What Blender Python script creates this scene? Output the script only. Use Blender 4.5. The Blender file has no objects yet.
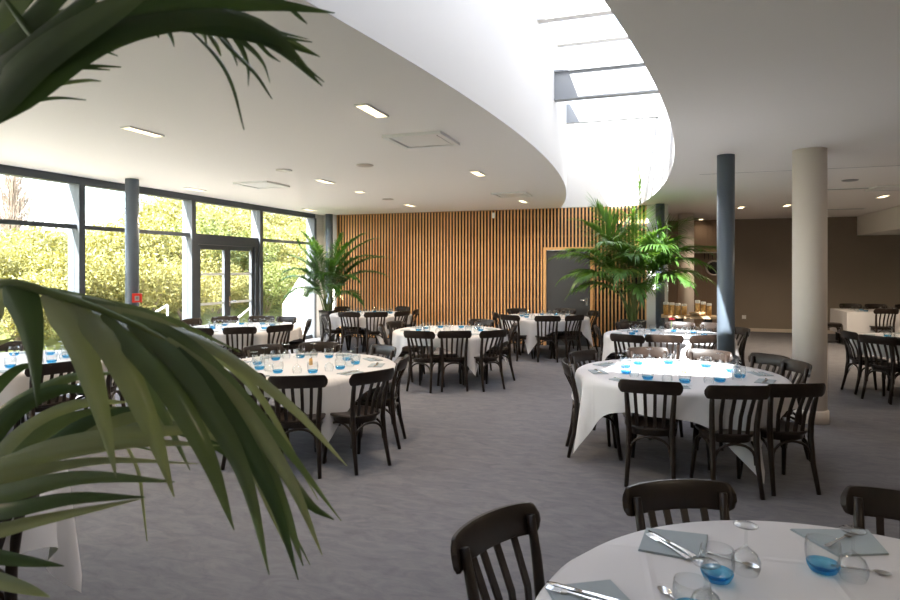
import bpy, bmesh, math, random
from mathutils import Vector, Matrix
from mathutils.geometry import tessellate_polygon
random.seed(7)
C = bpy.context.scene.collection
PI = math.pi
# ------------------------------------------------------------------ camera frame of the place
FPX, HZ, CX, CH = 610.0, 268.0, 450.0, 1.72
YAW = math.atan(205/610.0); SN, CS = math.sin(YAW), math.cos(YAW)
def at(px, py, d):
    s = (px-CX)/FPX*d
    return Vector((-d*SN+s*CS, d*CS+s*SN, CH-(py-HZ)/FPX*d))
def onz(px, py, z): return at(px, py, (CH-z)*FPX/(py-HZ))
def onx(px, py, x): return at(px, py, x/(-SN+(px-CX)/FPX*CS))
def ony(px, py, y): return at(px, py, y/(CS+(px-CX)/FPX*SN))

# ------------------------------------------------------------------ materials
def mat(name, col, rough=.5, metal=0, noise=0, nscale=8, col2=None, bump=0, bscale=60, spec=.5, coat=0):
    m = bpy.data.materials.new(name); m.use_nodes = True
    nt = m.node_tree; b = nt.nodes['Principled BSDF']
    b.inputs['Base Color'].default_value = (*col, 1); b.inputs['Roughness'].default_value = rough
    b.inputs['Metallic'].default_value = metal; b.inputs['Specular IOR Level'].default_value = spec
    b.inputs['Coat Weight'].default_value = coat
    tc = nt.nodes.new('ShaderNodeTexCoord')
    if noise or col2:
        n = nt.nodes.new('ShaderNodeTexNoise'); n.inputs['Scale'].default_value = nscale; n.inputs['Detail'].default_value = 5
        nt.links.new(tc.outputs['Object'], n.inputs['Vector'])
        r = nt.nodes.new('ShaderNodeValToRGB')
        c2 = col2 or tuple(c*(1-noise) for c in col)
        r.color_ramp.elements[0].position = .32; r.color_ramp.elements[1].position = .68
        r.color_ramp.elements[0].color = (*c2, 1); r.color_ramp.elements[1].color = (*col, 1)
        nt.links.new(n.outputs['Fac'], r.inputs['Fac']); nt.links.new(r.outputs['Color'], b.inputs['Base Color'])
    if bump:
        n = nt.nodes.new('ShaderNodeTexNoise'); n.inputs['Scale'].default_value = bscale; n.inputs['Detail'].default_value = 3
        nt.links.new(tc.outputs['Object'], n.inputs['Vector'])
        u = nt.nodes.new('ShaderNodeBump'); u.inputs['Strength'].default_value = bump; u.inputs['Distance'].default_value = .01
        nt.links.new(n.outputs['Fac'], u.inputs['Height']); nt.links.new(u.outputs['Normal'], b.inputs['Normal'])
    return m
def emit(name, col, s):
    m = bpy.data.materials.new(name); m.use_nodes = True; nt = m.node_tree
    b = nt.nodes['Principled BSDF']; b.inputs['Base Color'].default_value = (*col, 1)
    b.inputs['Emission Color'].default_value = (*col, 1); b.inputs['Emission Strength'].default_value = s
    return m
def glass(name, col=(1, 1, 1), refl=.9, edge=(1, 1, 1)):
    # thin clear glass: see-through, mirrors more at grazing angles
    m = bpy.data.materials.new(name); m.use_nodes = True; nt = m.node_tree; nt.nodes.clear()
    o = nt.nodes.new('ShaderNodeOutputMaterial'); t = nt.nodes.new('ShaderNodeBsdfTransparent')
    g = nt.nodes.new('ShaderNodeBsdfGlossy'); g.inputs['Roughness'].default_value = .03
    lw = nt.nodes.new('ShaderNodeLayerWeight'); lw.inputs['Blend'].default_value = .35
    mu = nt.nodes.new('ShaderNodeMath'); mu.operation = 'MULTIPLY'; mu.inputs[1].default_value = refl
    r = nt.nodes.new('ShaderNodeMix'); r.data_type = 'RGBA'
    r.inputs['A'].default_value = (*col, 1); r.inputs['B'].default_value = (*edge, 1)
    nt.links.new(lw.outputs['Facing'], r.inputs['Factor']); nt.links.new(r.outputs['Result'], t.inputs['Color'])
    mx = nt.nodes.new('ShaderNodeMixShader')
    pw = nt.nodes.new('ShaderNodeMath'); pw.operation = 'POWER'; pw.inputs[1].default_value = 2.5; ad = nt.nodes.new('ShaderNodeMath'); ad.inputs[1].default_value = .03
    nt.links.new(lw.outputs['Facing'], pw.inputs[0]); nt.links.new(pw.outputs[0], mu.inputs[0]); nt.links.new(mu.outputs[0], ad.inputs[0]); nt.links.new(ad.outputs[0], mx.inputs[0])
    nt.links.new(t.outputs[0], mx.inputs[1]); nt.links.new(g.outputs[0], mx.inputs[2])
    nt.links.new(mx.outputs[0], o.inputs[0])
    return m
def leafmat(name, col, col2, trans=.35, rough=.4, nscale=5):
    m = mat(name, col, rough, col2=col2, nscale=nscale)
    nt = m.node_tree; b = nt.nodes['Principled BSDF']; o = [n for n in nt.nodes if n.type == 'OUTPUT_MATERIAL'][0]
    tr = nt.nodes.new('ShaderNodeBsdfTranslucent'); tr.inputs['Color'].default_value = (min(1, col[0]*2.2), min(1, col[1]*2), col[2]*.8, 1)
    mx = nt.nodes.new('ShaderNodeMixShader'); mx.inputs[0].default_value = trans
    nt.links.new(b.outputs[0], mx.inputs[1]); nt.links.new(tr.outputs[0], mx.inputs[2]); nt.links.new(mx.outputs[0], o.inputs[0])
    return m
def clothmat():
    m = mat('table linen', (.57, .56, .575), .75, bump=.10, bscale=7)
    nt = m.node_tree; b = nt.nodes['Principled BSDF']
    tc = nt.nodes.new('ShaderNodeTexCoord'); sp = nt.nodes.new('ShaderNodeSeparateXYZ'); nt.links.new(tc.outputs['Object'], sp.inputs[0])
    prev = None
    for ax in ('X', 'Y'):            # ironed fold creases across the cloth
        w = nt.nodes.new('ShaderNodeMath'); w.operation = 'PINGPONG'; w.inputs[1].default_value = .28
        nt.links.new(sp.outputs[ax], w.inputs[0])
        k = nt.nodes.new('ShaderNodeMapRange'); k.inputs['From Min'].default_value = 0; k.inputs['From Max'].default_value = .018
        k.inputs['To Min'].default_value = 1; k.inputs['To Max'].default_value = 0
        nt.links.new(w.outputs[0], k.inputs['Value'])
        if prev:
            a = nt.nodes.new('ShaderNodeMath'); a.operation = 'MAXIMUM'; nt.links.new(prev.outputs[0], a.inputs[0]); nt.links.new(k.outputs[0], a.inputs[1]); prev = a
        else: prev = k
    bu = nt.nodes.new('ShaderNodeBump'); bu.inputs['Strength'].default_value = .35; bu.inputs['Distance'].default_value = .006
    old = [n for n in nt.nodes if n.type == 'BUMP' and n != bu][0]
    nt.links.new(prev.outputs[0], bu.inputs['Height']); nt.links.new(old.outputs['Normal'], bu.inputs['Normal']); nt.links.new(bu.outputs['Normal'], b.inputs['Normal'])
    return m
M = dict(
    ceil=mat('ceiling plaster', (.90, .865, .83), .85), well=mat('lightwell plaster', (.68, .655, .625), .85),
    white=mat('white wall paint', (.82, .80, .78), .8, bump=.05), beige=mat('taupe wall paint', (.26, .215, .172), .8, noise=.08, nscale=1.2),
    brown=mat('brown panelling', (.25, .175, .12), .6), dark=mat('black backing board', (.022, .021, .02), .8),
    slat=mat('oak slat', (.82, .46, .19), .5, col2=(.72, .37, .14), nscale=3), frame=mat('grey window frame', (.055, .066, .08), .45),
    steelbl=mat('blue grey column paint', (.10, .125, .155), .35), cream=mat('cream column plaster', (.76, .69, .63), .7),
    door=mat('charcoal door', (.06, .062, .068), .5), silver=mat('brushed steel', (.72, .72, .72), .22, 1),
    wood=mat('dark stained beech', (.026, .0165, .012), .38, col2=(.011, .0075, .006), nscale=9, coat=.05, spec=.3),
    tabwood=mat('table plywood', (.30, .2, .12), .6), black=mat('black steel', (.015, .015, .016), .45),
    cloth=clothmat(), napkin=mat('grey paper napkin', (.30, .345, .37), .9, bump=.1, bscale=90),
    clear=glass('clear glass', (.98, .985, .985), .8, (.88, .90, .91)), blue=glass('blue tinted glass', (.42, .78, .93), .4, (.20, .58, .82)),
    roofpane=glass('dimming tint roof glass', (.72, .74, .77), .25, (.72, .74, .77)),  # tint added to the roof glass to dim daylight in the lightwell
    pane=glass('window glass', (.97, .985, .98), .35), band=mat('frosted safety band', (.75, .78, .8), .6),
    red=mat('red plastic', (.62, .04, .025), .35), plastic=mat('white plastic', (.82, .82, .80), .4), grey=mat('grey grille', (.25, .25, .25), .5),
    rail=mat('galvanised rail', (.55, .57, .6), .4, .4), paving=mat('paving', (.55, .53, .50), .9, noise=.3, nscale=4),
    soil=mat('grassy soil', (.16, .19, .05), .95, col2=(.10, .12, .035), nscale=6),
    hedge=leafmat('hedge leaf', (.20, .185, .062), (.11, .12, .032), .15, .6, 3), hedge2=leafmat('bush leaf', (.12, .14, .035), (.064, .085, .02), .15, .6, 3),
    bark=mat('bark', (.22, .17, .13), .9, noise=.4), palm=leafmat('palm leaf', (.125, .175, .105), (.08, .125, .065), .15, .28, 4), palm2=leafmat('palm leaf pale', (.25, .285, .215), (.165, .205, .135), .2, .25, 4), palm3=leafmat('palm leaf deep', (.055, .10, .042), (.038, .07, .03), .12, .32, 4),  # pale and deep palm tones paint sheen and shade differences between leaflets
    areca=leafmat('areca leaf', (.05, .14, .025), (.03, .085, .018), .3, .4, 4), kentia=leafmat('light palm leaf', (.10, .21, .045), (.05, .12, .028), .3, .45, 4),
    stem=mat('palm stem', (.10, .17, .045), .5, col2=(.14, .16, .05)), fibre=mat('palm fibre', (.25, .15, .07), .9, noise=.4, nscale=20),
    pot=mat('dark planter', (.025, .024, .024), .5), earth=mat('potting soil', (.03, .02, .015), 1),
    amber=mat('amber biscuit filling', (.72, .42, .14), .5, noise=.4, nscale=40), oak=mat('oak board', (.52, .36, .21), .45, noise=.25, nscale=6),
    lamp=emit('lamp diffuser', (1, .76, .46), 1.5), flower=mat('red petals', (.55, .02, .04), .6), navy=mat('blue glazed', (.03, .09, .24), .25), tip=mat('dry tip', (.42, .26, .05), .7),
    silverw=mat('wall metal', (.55, .5, .45), .35, .6), skirting=mat('skirting paint', (.62, .54, .46), .6),
)
# carpet
def carpet():
    m = mat('grey carpet', (.125, .125, .135), .95, spec=.15); nt = m.node_tree; b = nt.nodes['Principled BSDF']
    tc = nt.nodes.new('ShaderNodeTexCoord'); mp = nt.nodes.new('ShaderNodeMapping'); mp.inputs['Scale'].default_value = (1.6, 4, 1); mp.inputs['Rotation'].default_value = (0, 0, .25)
    nt.links.new(tc.outputs['Object'], mp.inputs['Vector'])
    n = nt.nodes.new('ShaderNodeTexNoise'); n.inputs['Scale'].default_value = 2.6; n.inputs['Detail'].default_value = 9; n.inputs['Roughness'].default_value = .72; n.inputs['Distortion'].default_value = 1.2
    nt.links.new(mp.outputs[0], n.inputs['Vector'])
    r = nt.nodes.new('ShaderNodeValToRGB'); e = r.color_ramp.elements
    e[0].position = .3; e[0].color = (.115, .115, .130, 1); e[1].position = .7; e[1].color = (.182, .179, .192, 1)
    nt.links.new(n.outputs['Fac'], r.inputs['Fac']); nt.links.new(r.outputs['Color'], b.inputs['Base Color'])
    f = nt.nodes.new('ShaderNodeTexNoise'); f.inputs['Scale'].default_value = 350; nt.links.new(tc.outputs['Object'], f.inputs['Vector'])
    u = nt.nodes.new('ShaderNodeBump'); u.inputs['Strength'].default_value = .4; u.inputs['Distance'].default_value = .004
    nt.links.new(f.outputs['Fac'], u.inputs['Height']); nt.links.new(u.outputs['Normal'], b.inputs['Normal'])
    return m
M['carpet'] = carpet()

# ------------------------------------------------------------------ mesh helpers
class MB:
    def __init__(s): s.v = []; s.f = []; s.sm = []
    def add(s, vs, fs, smooth=False):
        o = len(s.v); s.v += [tuple(v) for v in vs]; s.f += [tuple(i+o for i in f) for f in fs]; s.sm += [smooth]*len(fs); return s
    def box(s, x0, x1, y0, y1, z0, z1, mtx=None):
        vs = [Vector((x, y, z)) for z in (z0, z1) for y in (y0, y1) for x in (x0, x1)]
        if mtx: vs = [mtx @ v for v in vs]
        return s.add(vs, [(0, 2, 3, 1), (4, 5, 7, 6), (0, 1, 5, 4), (2, 6, 7, 3), (0, 4, 6, 2), (1, 3, 7, 5)])
    def quadslab(s, pts, t):     # thick slab over a floor polygon (list of Vectors), rising t
        n = len(pts); top = [p+Vector((0, 0, t)) for p in pts]
        return s.add(list(pts)+top, [tuple(range(n-1, -1, -1)), tuple(range(n, 2*n))]+[(i, (i+1) % n, n+(i+1) % n, n+i) for i in range(n)])
    def tube(s, pts, rad, n=8, flat=1.0, caps=True):
        pts = [Vector(p) for p in pts]; m = len(pts)
        rad = rad if isinstance(rad, (list, tuple)) else [rad]*m
        T0 = (pts[1]-pts[0]).normalized(); up = Vector((0, 0, 1)) if abs(T0.z) < .9 else Vector((1, 0, 0))
        N = (up-T0*up.dot(T0)).normalized(); vs = []; fs = []
        for i, p in enumerate(pts):
            T = (pts[min(i+1, m-1)]-pts[max(i-1, 0)]).normalized()
            N = (N-T*N.dot(T)).normalized(); B = T.cross(N)
            for k in range(n):
                a = 2*PI*k/n; vs.append(p+(N*math.cos(a)*flat+B*math.sin(a))*rad[i])
        for i in range(m-1):
            for k in range(n): fs.append((i*n+k, i*n+(k+1) % n, (i+1)*n+(k+1) % n, (i+1)*n+k))
        if caps: fs += [tuple(range(n-1, -1, -1)), tuple((m-1)*n+k for k in range(n))]
        return s.add(vs, fs, True)
    def lathe(s, prof, n=24, c=(0, 0, 0), caps=True):
        vs = []; fs = []; m = len(prof)
        for r, z in prof:
            for k in range(n):
                a = 2*PI*k/n; vs.append((c[0]+r*math.cos(a), c[1]+r*math.sin(a), c[2]+z))
        for i in range(m-1):
            for k in range(n): fs.append((i*n+k, i*n+(k+1) % n, (i+1)*n+(k+1) % n, (i+1)*n+k))
        if caps: fs += [tuple(range(n-1, -1, -1)), tuple((m-1)*n+k for k in range(n))]
        return s.add(vs, fs, True)
    def loft(s, secs, smooth=True, closed=False):       # list of equal-length vertex loops
        n = len(secs[0]); vs = [v for q in secs for v in q]; fs = []
        for i in range(len(secs)-1):
            for k in range(n): fs.append((i*n+k, i*n+(k+1) % n, (i+1)*n+(k+1) % n, (i+1)*n+k))
        if not closed: fs += [tuple(range(n-1, -1, -1)), tuple((len(secs)-1)*n+k for k in range(n))]
        return s.add(vs, fs, smooth)
    def sweepbox(s, pts, w, t, side):           # flat bar along pts; side gives the width direction
        secs = []
        for i, p in enumerate(pts):
            p = Vector(p); T = (Vector(pts[min(i+1, len(pts)-1)])-Vector(pts[max(i-1, 0)])).normalized()
            S = (Vector(side)-T*Vector(side).dot(T)).normalized(); N = T.cross(S)
            secs.append([p+S*w/2+N*t/2, p-S*w/2+N*t/2, p-S*w/2-N*t/2, p+S*w/2-N*t/2])
        return s.loft(secs, False)
    def build(s, name, m, parent=None, loc=None):
        me = bpy.data.meshes.new(name); me.from_pydata(s.v, [], s.f); me.update()
        for p, q in zip(me.polygons, s.sm): p.use_smooth = q
        for k in (m if isinstance(m, list) else [m]): me.materials.append(k)
        bm = bmesh.new(); bm.from_mesh(me); bmesh.ops.recalc_face_normals(bm, faces=bm.faces[:]) if not getattr(s, 'raw', False) else None
        bm.to_mesh(me); bm.free()
        o = bpy.data.objects.new(name, me); C.objects.link(o)
        if parent: o.parent = parent
        if loc: o.location = loc
        return o
def smooth_by(o, ang=40):
    o.data.polygons.foreach_set('use_smooth', [True]*len(o.data.polygons))
    md = None
    bm = bmesh.new(); bm.from_mesh(o.data)
    for e in bm.edges:
        if len(e.link_faces) == 2 and e.calc_face_angle(0) > math.radians(ang): e.smooth = False
    bm.to_mesh(o.data); bm.free(); return o
def tag(o, label=None, cat=None, group=None, kind=None):
    for k, v in (('label', label), ('category', cat), ('group', group), ('kind', kind)):
        if v: o[k] = v
    return o
def thing(name, label, cat, loc=(0, 0, 0), rz=0, group=None):
    o = bpy.data.objects.new(name, None); o.empty_display_size = .1; C.objects.link(o); o.location = loc; o.rotation_euler = (0, 0, rz)
    return tag(o, label, cat, group)
KIDS = {}
def dup(o, parent=None):
    c = o.copy(); C.objects.link(c)
    if parent: c.parent = parent
    if o.name not in KIDS: KIDS[o.name] = [x for x in bpy.data.objects if x.parent == o]
    for ch in list(KIDS[o.name]): dup(ch, c)
    return c
def struct(name, mb, m): return tag(mb.build(name, m), kind='structure')

# ------------------------------------------------------------------ the room
XW, YB, ZC, YF, XR, YBB = -8.0, 13.6, 3.05, -3.2, 8.4, 18.3
struct('floor', MB().box(XW-.15, XR+.1, YF-.1, YBB+.1, -.12, 0), M['carpet'])
# lightwell outline: two long arcs, squared at both ends
def xl(y): return -1.25-(y-7.3)**2/54
def xr(y): return .22-(y-8.1)**2/54
Y0, Y1, NW = .95, 13.56, 48
ys = [Y0+(Y1-Y0)*i/NW for i in range(NW+1)]
hole = [Vector((xl(y), y, 0)) for y in ys]+[Vector((xr(y), y, 0)) for y in reversed(ys)]
outer = [Vector(p) for p in ((XW-.15, YF-.1, 0), (XR+.1, YF-.1, 0), (XR+.1, YBB+.1, 0), (XW-.15, YBB+.1, 0))]
tris = tessellate_polygon([outer, hole]); allp = outer+hole
mb = MB(); nn = len(allp)
mb.add([(p.x, p.y, ZC) for p in allp], tris); mb.add([(p.x, p.y, ZC+.25) for p in allp], tris)
n0 = len(outer); mb.add([(p.x, p.y, z) for z in (ZC, ZC+.25) for p in outer], [(i, (i+1) % n0, n0+(i+1) % n0, n0+i) for i in range(n0)])
struct('ceiling', mb, M['ceil'])
ZG = 4.78
def wallstrip(pts, out, z0, z1, th=.1):
    m_ = MB(); n = len(pts)
    vs = [(p.x, p.y, z) for z in (z0, z1) for p in pts]; vo = [(p.x+o.x*th, p.y+o.y*th, z) for z in (z0, z1) for p, o in zip(pts, out)]
    m_.add(vs+vo, [(i, i+1, n+i+1, n+i) for i in range(n-1)]+[(2*n+i, 3*n+i, 3*n+i+1, 2*n+i+1) for i in range(n-1)]
           + [(n+i, n+i+1, 3*n+i+1, 3*n+i) for i in range(n-1)]+[(i, 2*n+i, 2*n+i+1, i+1) for i in range(n-1)]+[(0, n, 3*n, 2*n), (n-1, 3*n-1, 4*n-1, 2*n-1)], False)
    return m_
zw = ZC+.0
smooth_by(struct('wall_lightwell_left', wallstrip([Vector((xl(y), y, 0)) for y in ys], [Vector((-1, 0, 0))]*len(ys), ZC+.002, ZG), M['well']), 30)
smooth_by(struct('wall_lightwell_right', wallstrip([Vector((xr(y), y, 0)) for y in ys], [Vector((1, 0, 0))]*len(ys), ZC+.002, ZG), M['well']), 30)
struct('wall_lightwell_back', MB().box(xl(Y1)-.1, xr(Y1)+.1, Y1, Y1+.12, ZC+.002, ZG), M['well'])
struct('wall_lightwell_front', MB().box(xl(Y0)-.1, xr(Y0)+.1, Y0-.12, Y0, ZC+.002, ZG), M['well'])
# glazing on the lightwell: white curbs carrying panes
gx0, gx1 = -2.1, .45
cur = [Y0-.1, 2.5, 3.95, 5.4, 6.85, 8.45, 9.9, 11.2, 12.4, Y1+.1]
n_w = 20
for a, b in zip(cur[:-1], cur[1:]):
    w = thing('window_%d' % n_w, None, None, ((gx0+gx1)/2, (a+b)/2, ZG)); w['kind'] = 'structure'; n_w += 1
    hx, hy = (gx1-gx0)/2, (b-a)/2
    f = MB().box(-hx, hx, -hy, -hy+.07, 0, .14).box(-hx, hx, hy-.07, hy, 0, .14).box(-hx, -hx+.09, -hy+.07, hy-.07, 0, .14).box(hx-.09, hx, -hy+.07, hy-.07, 0, .14)
    f.build('window_frame', M['well'], w); MB().box(-hx+.09, hx-.09, -hy+.07, hy-.07, .10, .11).build('glass', M['roofpane'], w)
# steel beams crossing the lightwell
def ibeam(y, z0, z1, m, name, lab, fw=.12):
    a, b = xl(y)-.02, xr(y)+.02
    o = MB().box(a, b, y-.015, y+.015, z0+.02, z1-.02).box(a, b, y-fw/2, y+fw/2, z0, z0+.02).box(a, b, y-fw/2, y+fw/2, z1-.02, z1).build(name, m)
    return tag(o, kind='structure')
gb = mat('light grey beam paint', (.30, .31, .32), .5)
ibeam(8.1, 3.93, 4.32, gb, 'trim_21', '')
for i, (y, z0, z1) in enumerate(((3.2, 4.45, 4.72), (5.1, 4.45, 4.72), (6.85, 4.50, 4.75), (11.1, 4.32, 4.66))):
    struct('trim_%d' % (22+i), MB().box(xl(y)-.02, xr(y)+.02, y-.06, y+.06, z0, z1), gb if i > 2 else M['well'])

# ---- back wall with slat cladding and door
DX0, DX1, DZ = -2.30, -1.335, 2.12
xs0, xs1 = ony(337.5, 250, YB).x, ony(646.5, 250, YB).x
mb = MB().box(XW, DX0-.06, YB, YB+.2, 0, ZC).box(DX1+.06, .26, YB, YB+.2, 0, ZC).box(DX0-.06, DX1+.06, YB, YB+.2, DZ+.06, ZC)
struct('wall_back', mb, M['white'])
mb = MB().box(xs0, DX0-.06, YB-.012, YB, 0, ZC-.002).box(DX1+.06, xs1, YB-.012, YB, 0, ZC-.002).box(DX0-.06, DX1+.06, YB-.012, YB, DZ+.06, ZC-.002)
bk = mb.build('slat_backing', M['dark']); bk['kind'] = 'structure'; bk.name = 'trim_backing'
mb = MB(); pitch = .0765; x = xs0
while x < xs1-.03:
    if x+.032 < DX0-.06 or x > DX1+.06: mb.box(x, x+.032, YB-.038, YB-.012, .02, ZC-.004)
    else: mb.box(x, x+.032, YB-.038, YB-.012, DZ+.06, ZC-.004)
    x += pitch
sl = struct('trim_slats', mb, M['slat'])
mb = MB()
for z in (.3, 1.0, 1.7, 2.4, 2.85):
    if z < DZ: mb.box(xs0, DX0-.065, YB-.022, YB-.0121, z, z+.045).box(DX1+.065, xs1, YB-.022, YB-.0121, z, z+.045)
    else: mb.box(xs0, xs1, YB-.022, YB-.0121, z, z+.045)
struct('trim_battens', mb, mat('batten', (.10, .055, .028), .7))
mb = MB().box(DX0-.06, DX0, YB-.065, YB+.1, 0, DZ+.06).box(DX1, DX1+.06, YB-.065, YB+.1, 0, DZ+.06).box(DX0, DX1, YB-.065, YB+.1, DZ, DZ+.06)
struct('trim_doorframe', mb, M['slat'])
d = struct('door_1', MB().box(DX0+.004, DX1-.004, YB, YB+.045, .006, DZ-.004), M['door'])
h = MB().tube([(DX1-.08, YB, 1.02), (DX1-.08, YB-.05, 1.02), (DX1-.10, YB-.058, 1.02), (DX1-.22, YB-.058, 1.02)], .011)
h.box(DX1-.1, DX1-.06, YB-.008, YB, .90, 1.06).build('door_handle', M['silver'], d)
# white end of the back wall and the passage return
struct('wall_passage', MB().box(.10, .26, YB+.2, YBB, 0, ZC), M['brown'])
struct('trim_wallend', MB().box(xs1+.002, .258, YB-.06, YB-.001, .002, ZC-.002), M['white'])
struct('wall_far', MB().box(.1, XR+.1, YBB, YBB+.1, 0, ZC), M['beige'])
# brown boarded stretch of the far wall
mb = MB()
for i in range(11): mb.box(.27+i*.135, .27+i*.135+.131, YBB-.02, YBB, .09, ZC-.01)
struct('trim_panelling', mb, M['brown'])
struct('wall_right', MB().box(XR, XR+.1, YF, YBB, 0, ZC), M['beige'])
struct('wall_front', MB().box(XW, XR, YF-.1, YF, 0, ZC), M['white'])
struct('baseboard_back', MB().box(.27, XR, YBB-.035, YBB-.021, 0, .09), M['skirting'])
p0 = ony(881, 217, 16.5)
struct('trim_soffit', MB().box(p0.x, XR, 14.2, YBB-.04, 2.56, ZC-.002), M['ceil'])
struct('trim_ceilingjoint', MB().box(.6, XR-.1, 9.35, 9.362, ZC-.002, ZC), M['grey'])

# ---- window wall at the left
muls = [-2.0, .12, 2.3, 4.5, 6.71, 8.98, 10.98, 13.14]
zt, zh = 2.29, 2.94
struct('wall_left', MB().box(XW-.15, XW+.05, 13.2, YB, 0, ZC).box(XW-.15, XW+.05, YF, -2.05, 0, ZC), M['white'])
mb = MB().box(XW-.10, XW+.06, -2.05, 13.2, zh, ZC-.002)
struct('trim_header', mb, M['frame'])
struct('trim_sill', MB().box(XW-.10, XW+.04, -2.05, 8.93, .001, .09).box(XW-.10, XW+.04, 11.03, 13.2, .001, .09), M['frame'])
for i, y in enumerate(muls):
    struct('trim_%d' % (i+1), MB().box(XW-.12, XW+.10, y-.05, y+.05, .001, zh), M['frame'])
wi = 1
for a, b in zip(muls[:-1], muls[1:]):
    a += .05; b -= .05; isdoor = abs(a-9.03) < .01
    w = thing('window_%d' % wi, None, None, (XW, (a+b)/2, 0)); w['kind'] = 'structure'; wi += 1
    hy = (b-a)/2
    MB().box(-.05, .05, -hy, hy, zt, zt+.06).build('transom', M['frame'], w)
    MB().box(-.008, .008, -hy, hy, zt+.06, zh).build('glass', M['pane'], w)
    if not isdoor: MB().box(-.008, .008, -hy, hy, .09, zt).build('glass', M['pane'], w)
a, b = 9.03, 10.93
struct('trim_doorhead', MB().box(XW-.06, XW+.06, a, b, zt-.13, zt-.001).box(XW-.06, XW+.06, a, a+.11, .001, zt-.13).box(XW-.06, XW+.06, b-.11, b, .001, zt-.13), M['frame'])
mid = (a+b)/2
for i, (u, v, hs) in enumerate(((a+.112, mid-.002, 1), (mid+.002, b-.112, -1))):
    dd = struct('door_%d' % (2+i), MB().box(XW-.03, XW+.03, u, u+.085, .02, zt-.135).box(XW-.03, XW+.03, v-.085, v, .02, zt-.135)
                .box(XW-.03, XW+.03, u+.085, v-.085, .02, .13).box(XW-.03, XW+.03, u+.085, v-.085, zt-.22, zt-.135), M['frame'])
    MB().box(XW-.006, XW+.006, u+.085, v-.085, .13, zt-.22).build('glass', M['pane'], dd)
    for z in (1.02, 1.58): MB().box(XW+.007, XW+.009, u+.087, v-.087, z, z+.045).build('safety_band', M['band'], dd)
    if i == 1:
        MB().tube([(XW+.03, u+.045, 1.06), (XW+.08, u+.045, 1.06), (XW+.085, u+.06, 1.06), (XW+.085, u+.18, 1.06)], .011).build('door_handle', M['silver'], dd)
        MB().box(XW+.03, XW+.045, u+.02, u+.07, .96, 1.16).build('lock_plate', M['silver'], dd)

# ---- columns
def column(x, y, r, m, lab, base=True):
    t = thing('column', lab, 'column', (x, y, 0))
    MB().lathe([(r, .0), (r, ZC-.003)], 40).build('shaft', m, t)
    if base: MB().lathe([(r+.018, 0), (r+.018, .13), (r+.004, .145)], 40).build('plinth_ring', m, t)
    return t
column(1.65, 7.80, .172, M['cream'], 'thick cream round column standing beside the sunlit round table')
column(.79, 7.84, .097, M['steelbl'], 'slim blue-grey round column standing just left of the thick cream one', False)
column(-7.41, 7.13, .095, M['steelbl'], 'slim blue-grey round column by the window wall, with red call point', False)
column(-7.62, 13.32, .09, M['steelbl'], 'slim dark column in the back left corner behind the potted palm', False)
column(.10, 13.36, .09, M['steelbl'], 'slim dark column right of the tall palm at the slatted wall end', False)
column(.72, 16.0, .185, M['cream'], 'thick cream round column in the far brown passage behind the serving table', False)

# ---- ceiling fittings
def downlight(px, py, label, L=.40, W=.10, along=True, small=False):
    p = onz(px, py, ZC)
    t = thing('ceiling_light', label, 'ceiling light', (p.x, p.y, ZC-.016), 0 if along else PI/2)
    if small: L = W = .13
    a, b = W/2, L/2
    MB().box(-a-.012, a+.012, -b-.012, -b, 0, .015).box(-a-.012, a+.012, b, b+.012, 0, .015).box(-a-.012, -a, -b, b, 0, .015).box(a, a+.012, -b, b, 0, .015).build('frame', M['plastic'], t)
    MB().box(-a, a, -b, b, .006, .014).build('diffuser', M['lamp'], t)
    l = bpy.data.lights.new('spot', 'AREA'); l.shape = 'RECTANGLE'; l.size = W; l.size_y = L; l.energy = LAMP; l.color = (1, .80, .58); l.spread = math.radians(150)
    lo = bpy.data.objects.new('bulb', l); C.objects.link(lo); lo.parent = t; lo.location = (0, 0, -.004)
    if label.startswith('lit ceiling light over the far passage'): l.energy *= .08
    if label.startswith('bright lit'): l.energy *= 2.5
    return t
LAMP = 9
for px, py, lab, sm in ((143, 131, 'long lit ceiling light above the left palm tips, largest in the left ceiling', 0), (372, 110, 'lit ceiling light left of the large air-conditioning cassette', 0),
        (195, 189, 'lit ceiling light close to the windows', 0), (325, 181, 'lit ceiling light between the windows and the big cassette', 0), (478, 173, 'lit ceiling light right of the big cassette near the skylight edge', 0),
        (410, 205, 'lit ceiling light at the middle of the slatted wall', 0), (360, 191.5, 'small square lit ceiling light between two longer ones', 1), (523, 201, 'lit ceiling light close to the slatted wall near the skylight edge', 0),
        (309, 209.5, 'lit ceiling light over the corner palm', 0), (883, 196, 'bright lit ceiling light at the right edge of the picture', 0), (787, 205, 'lit ceiling light just left of the thick cream column', 0),
        (741, 207, 'lit ceiling light right of the slim blue-grey column', 0), (701, 219, 'lit ceiling light over the far passage column', 0)):
    downlight(px, py, lab, small=bool(sm))
for x, y in ((-4.5, 1.0), (3.0, 1.0), (5.0, 5.0), (6.2, 10.2), (6.1, 15.2)):       # the same row of fittings, carried on outside the frame
    q = thing('trim_lamp', None, None, (x, y, ZC-.016)); q['kind'] = 'structure'
    MB().box(-.062, .062, -.212, .212, 0, .015).build('frame', M['plastic'], q)
    l = bpy.data.lights.new('spot', 'AREA'); l.shape = 'RECTANGLE'; l.size = .1; l.size_y = .4; l.energy = LAMP*(3.5 if x > 6 else 1); l.color = (1, .80, .58)
    lo = bpy.data.objects.new('bulb', l); C.objects.link(lo); lo.parent = q; lo.location = (0, 0, -.004)
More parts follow.
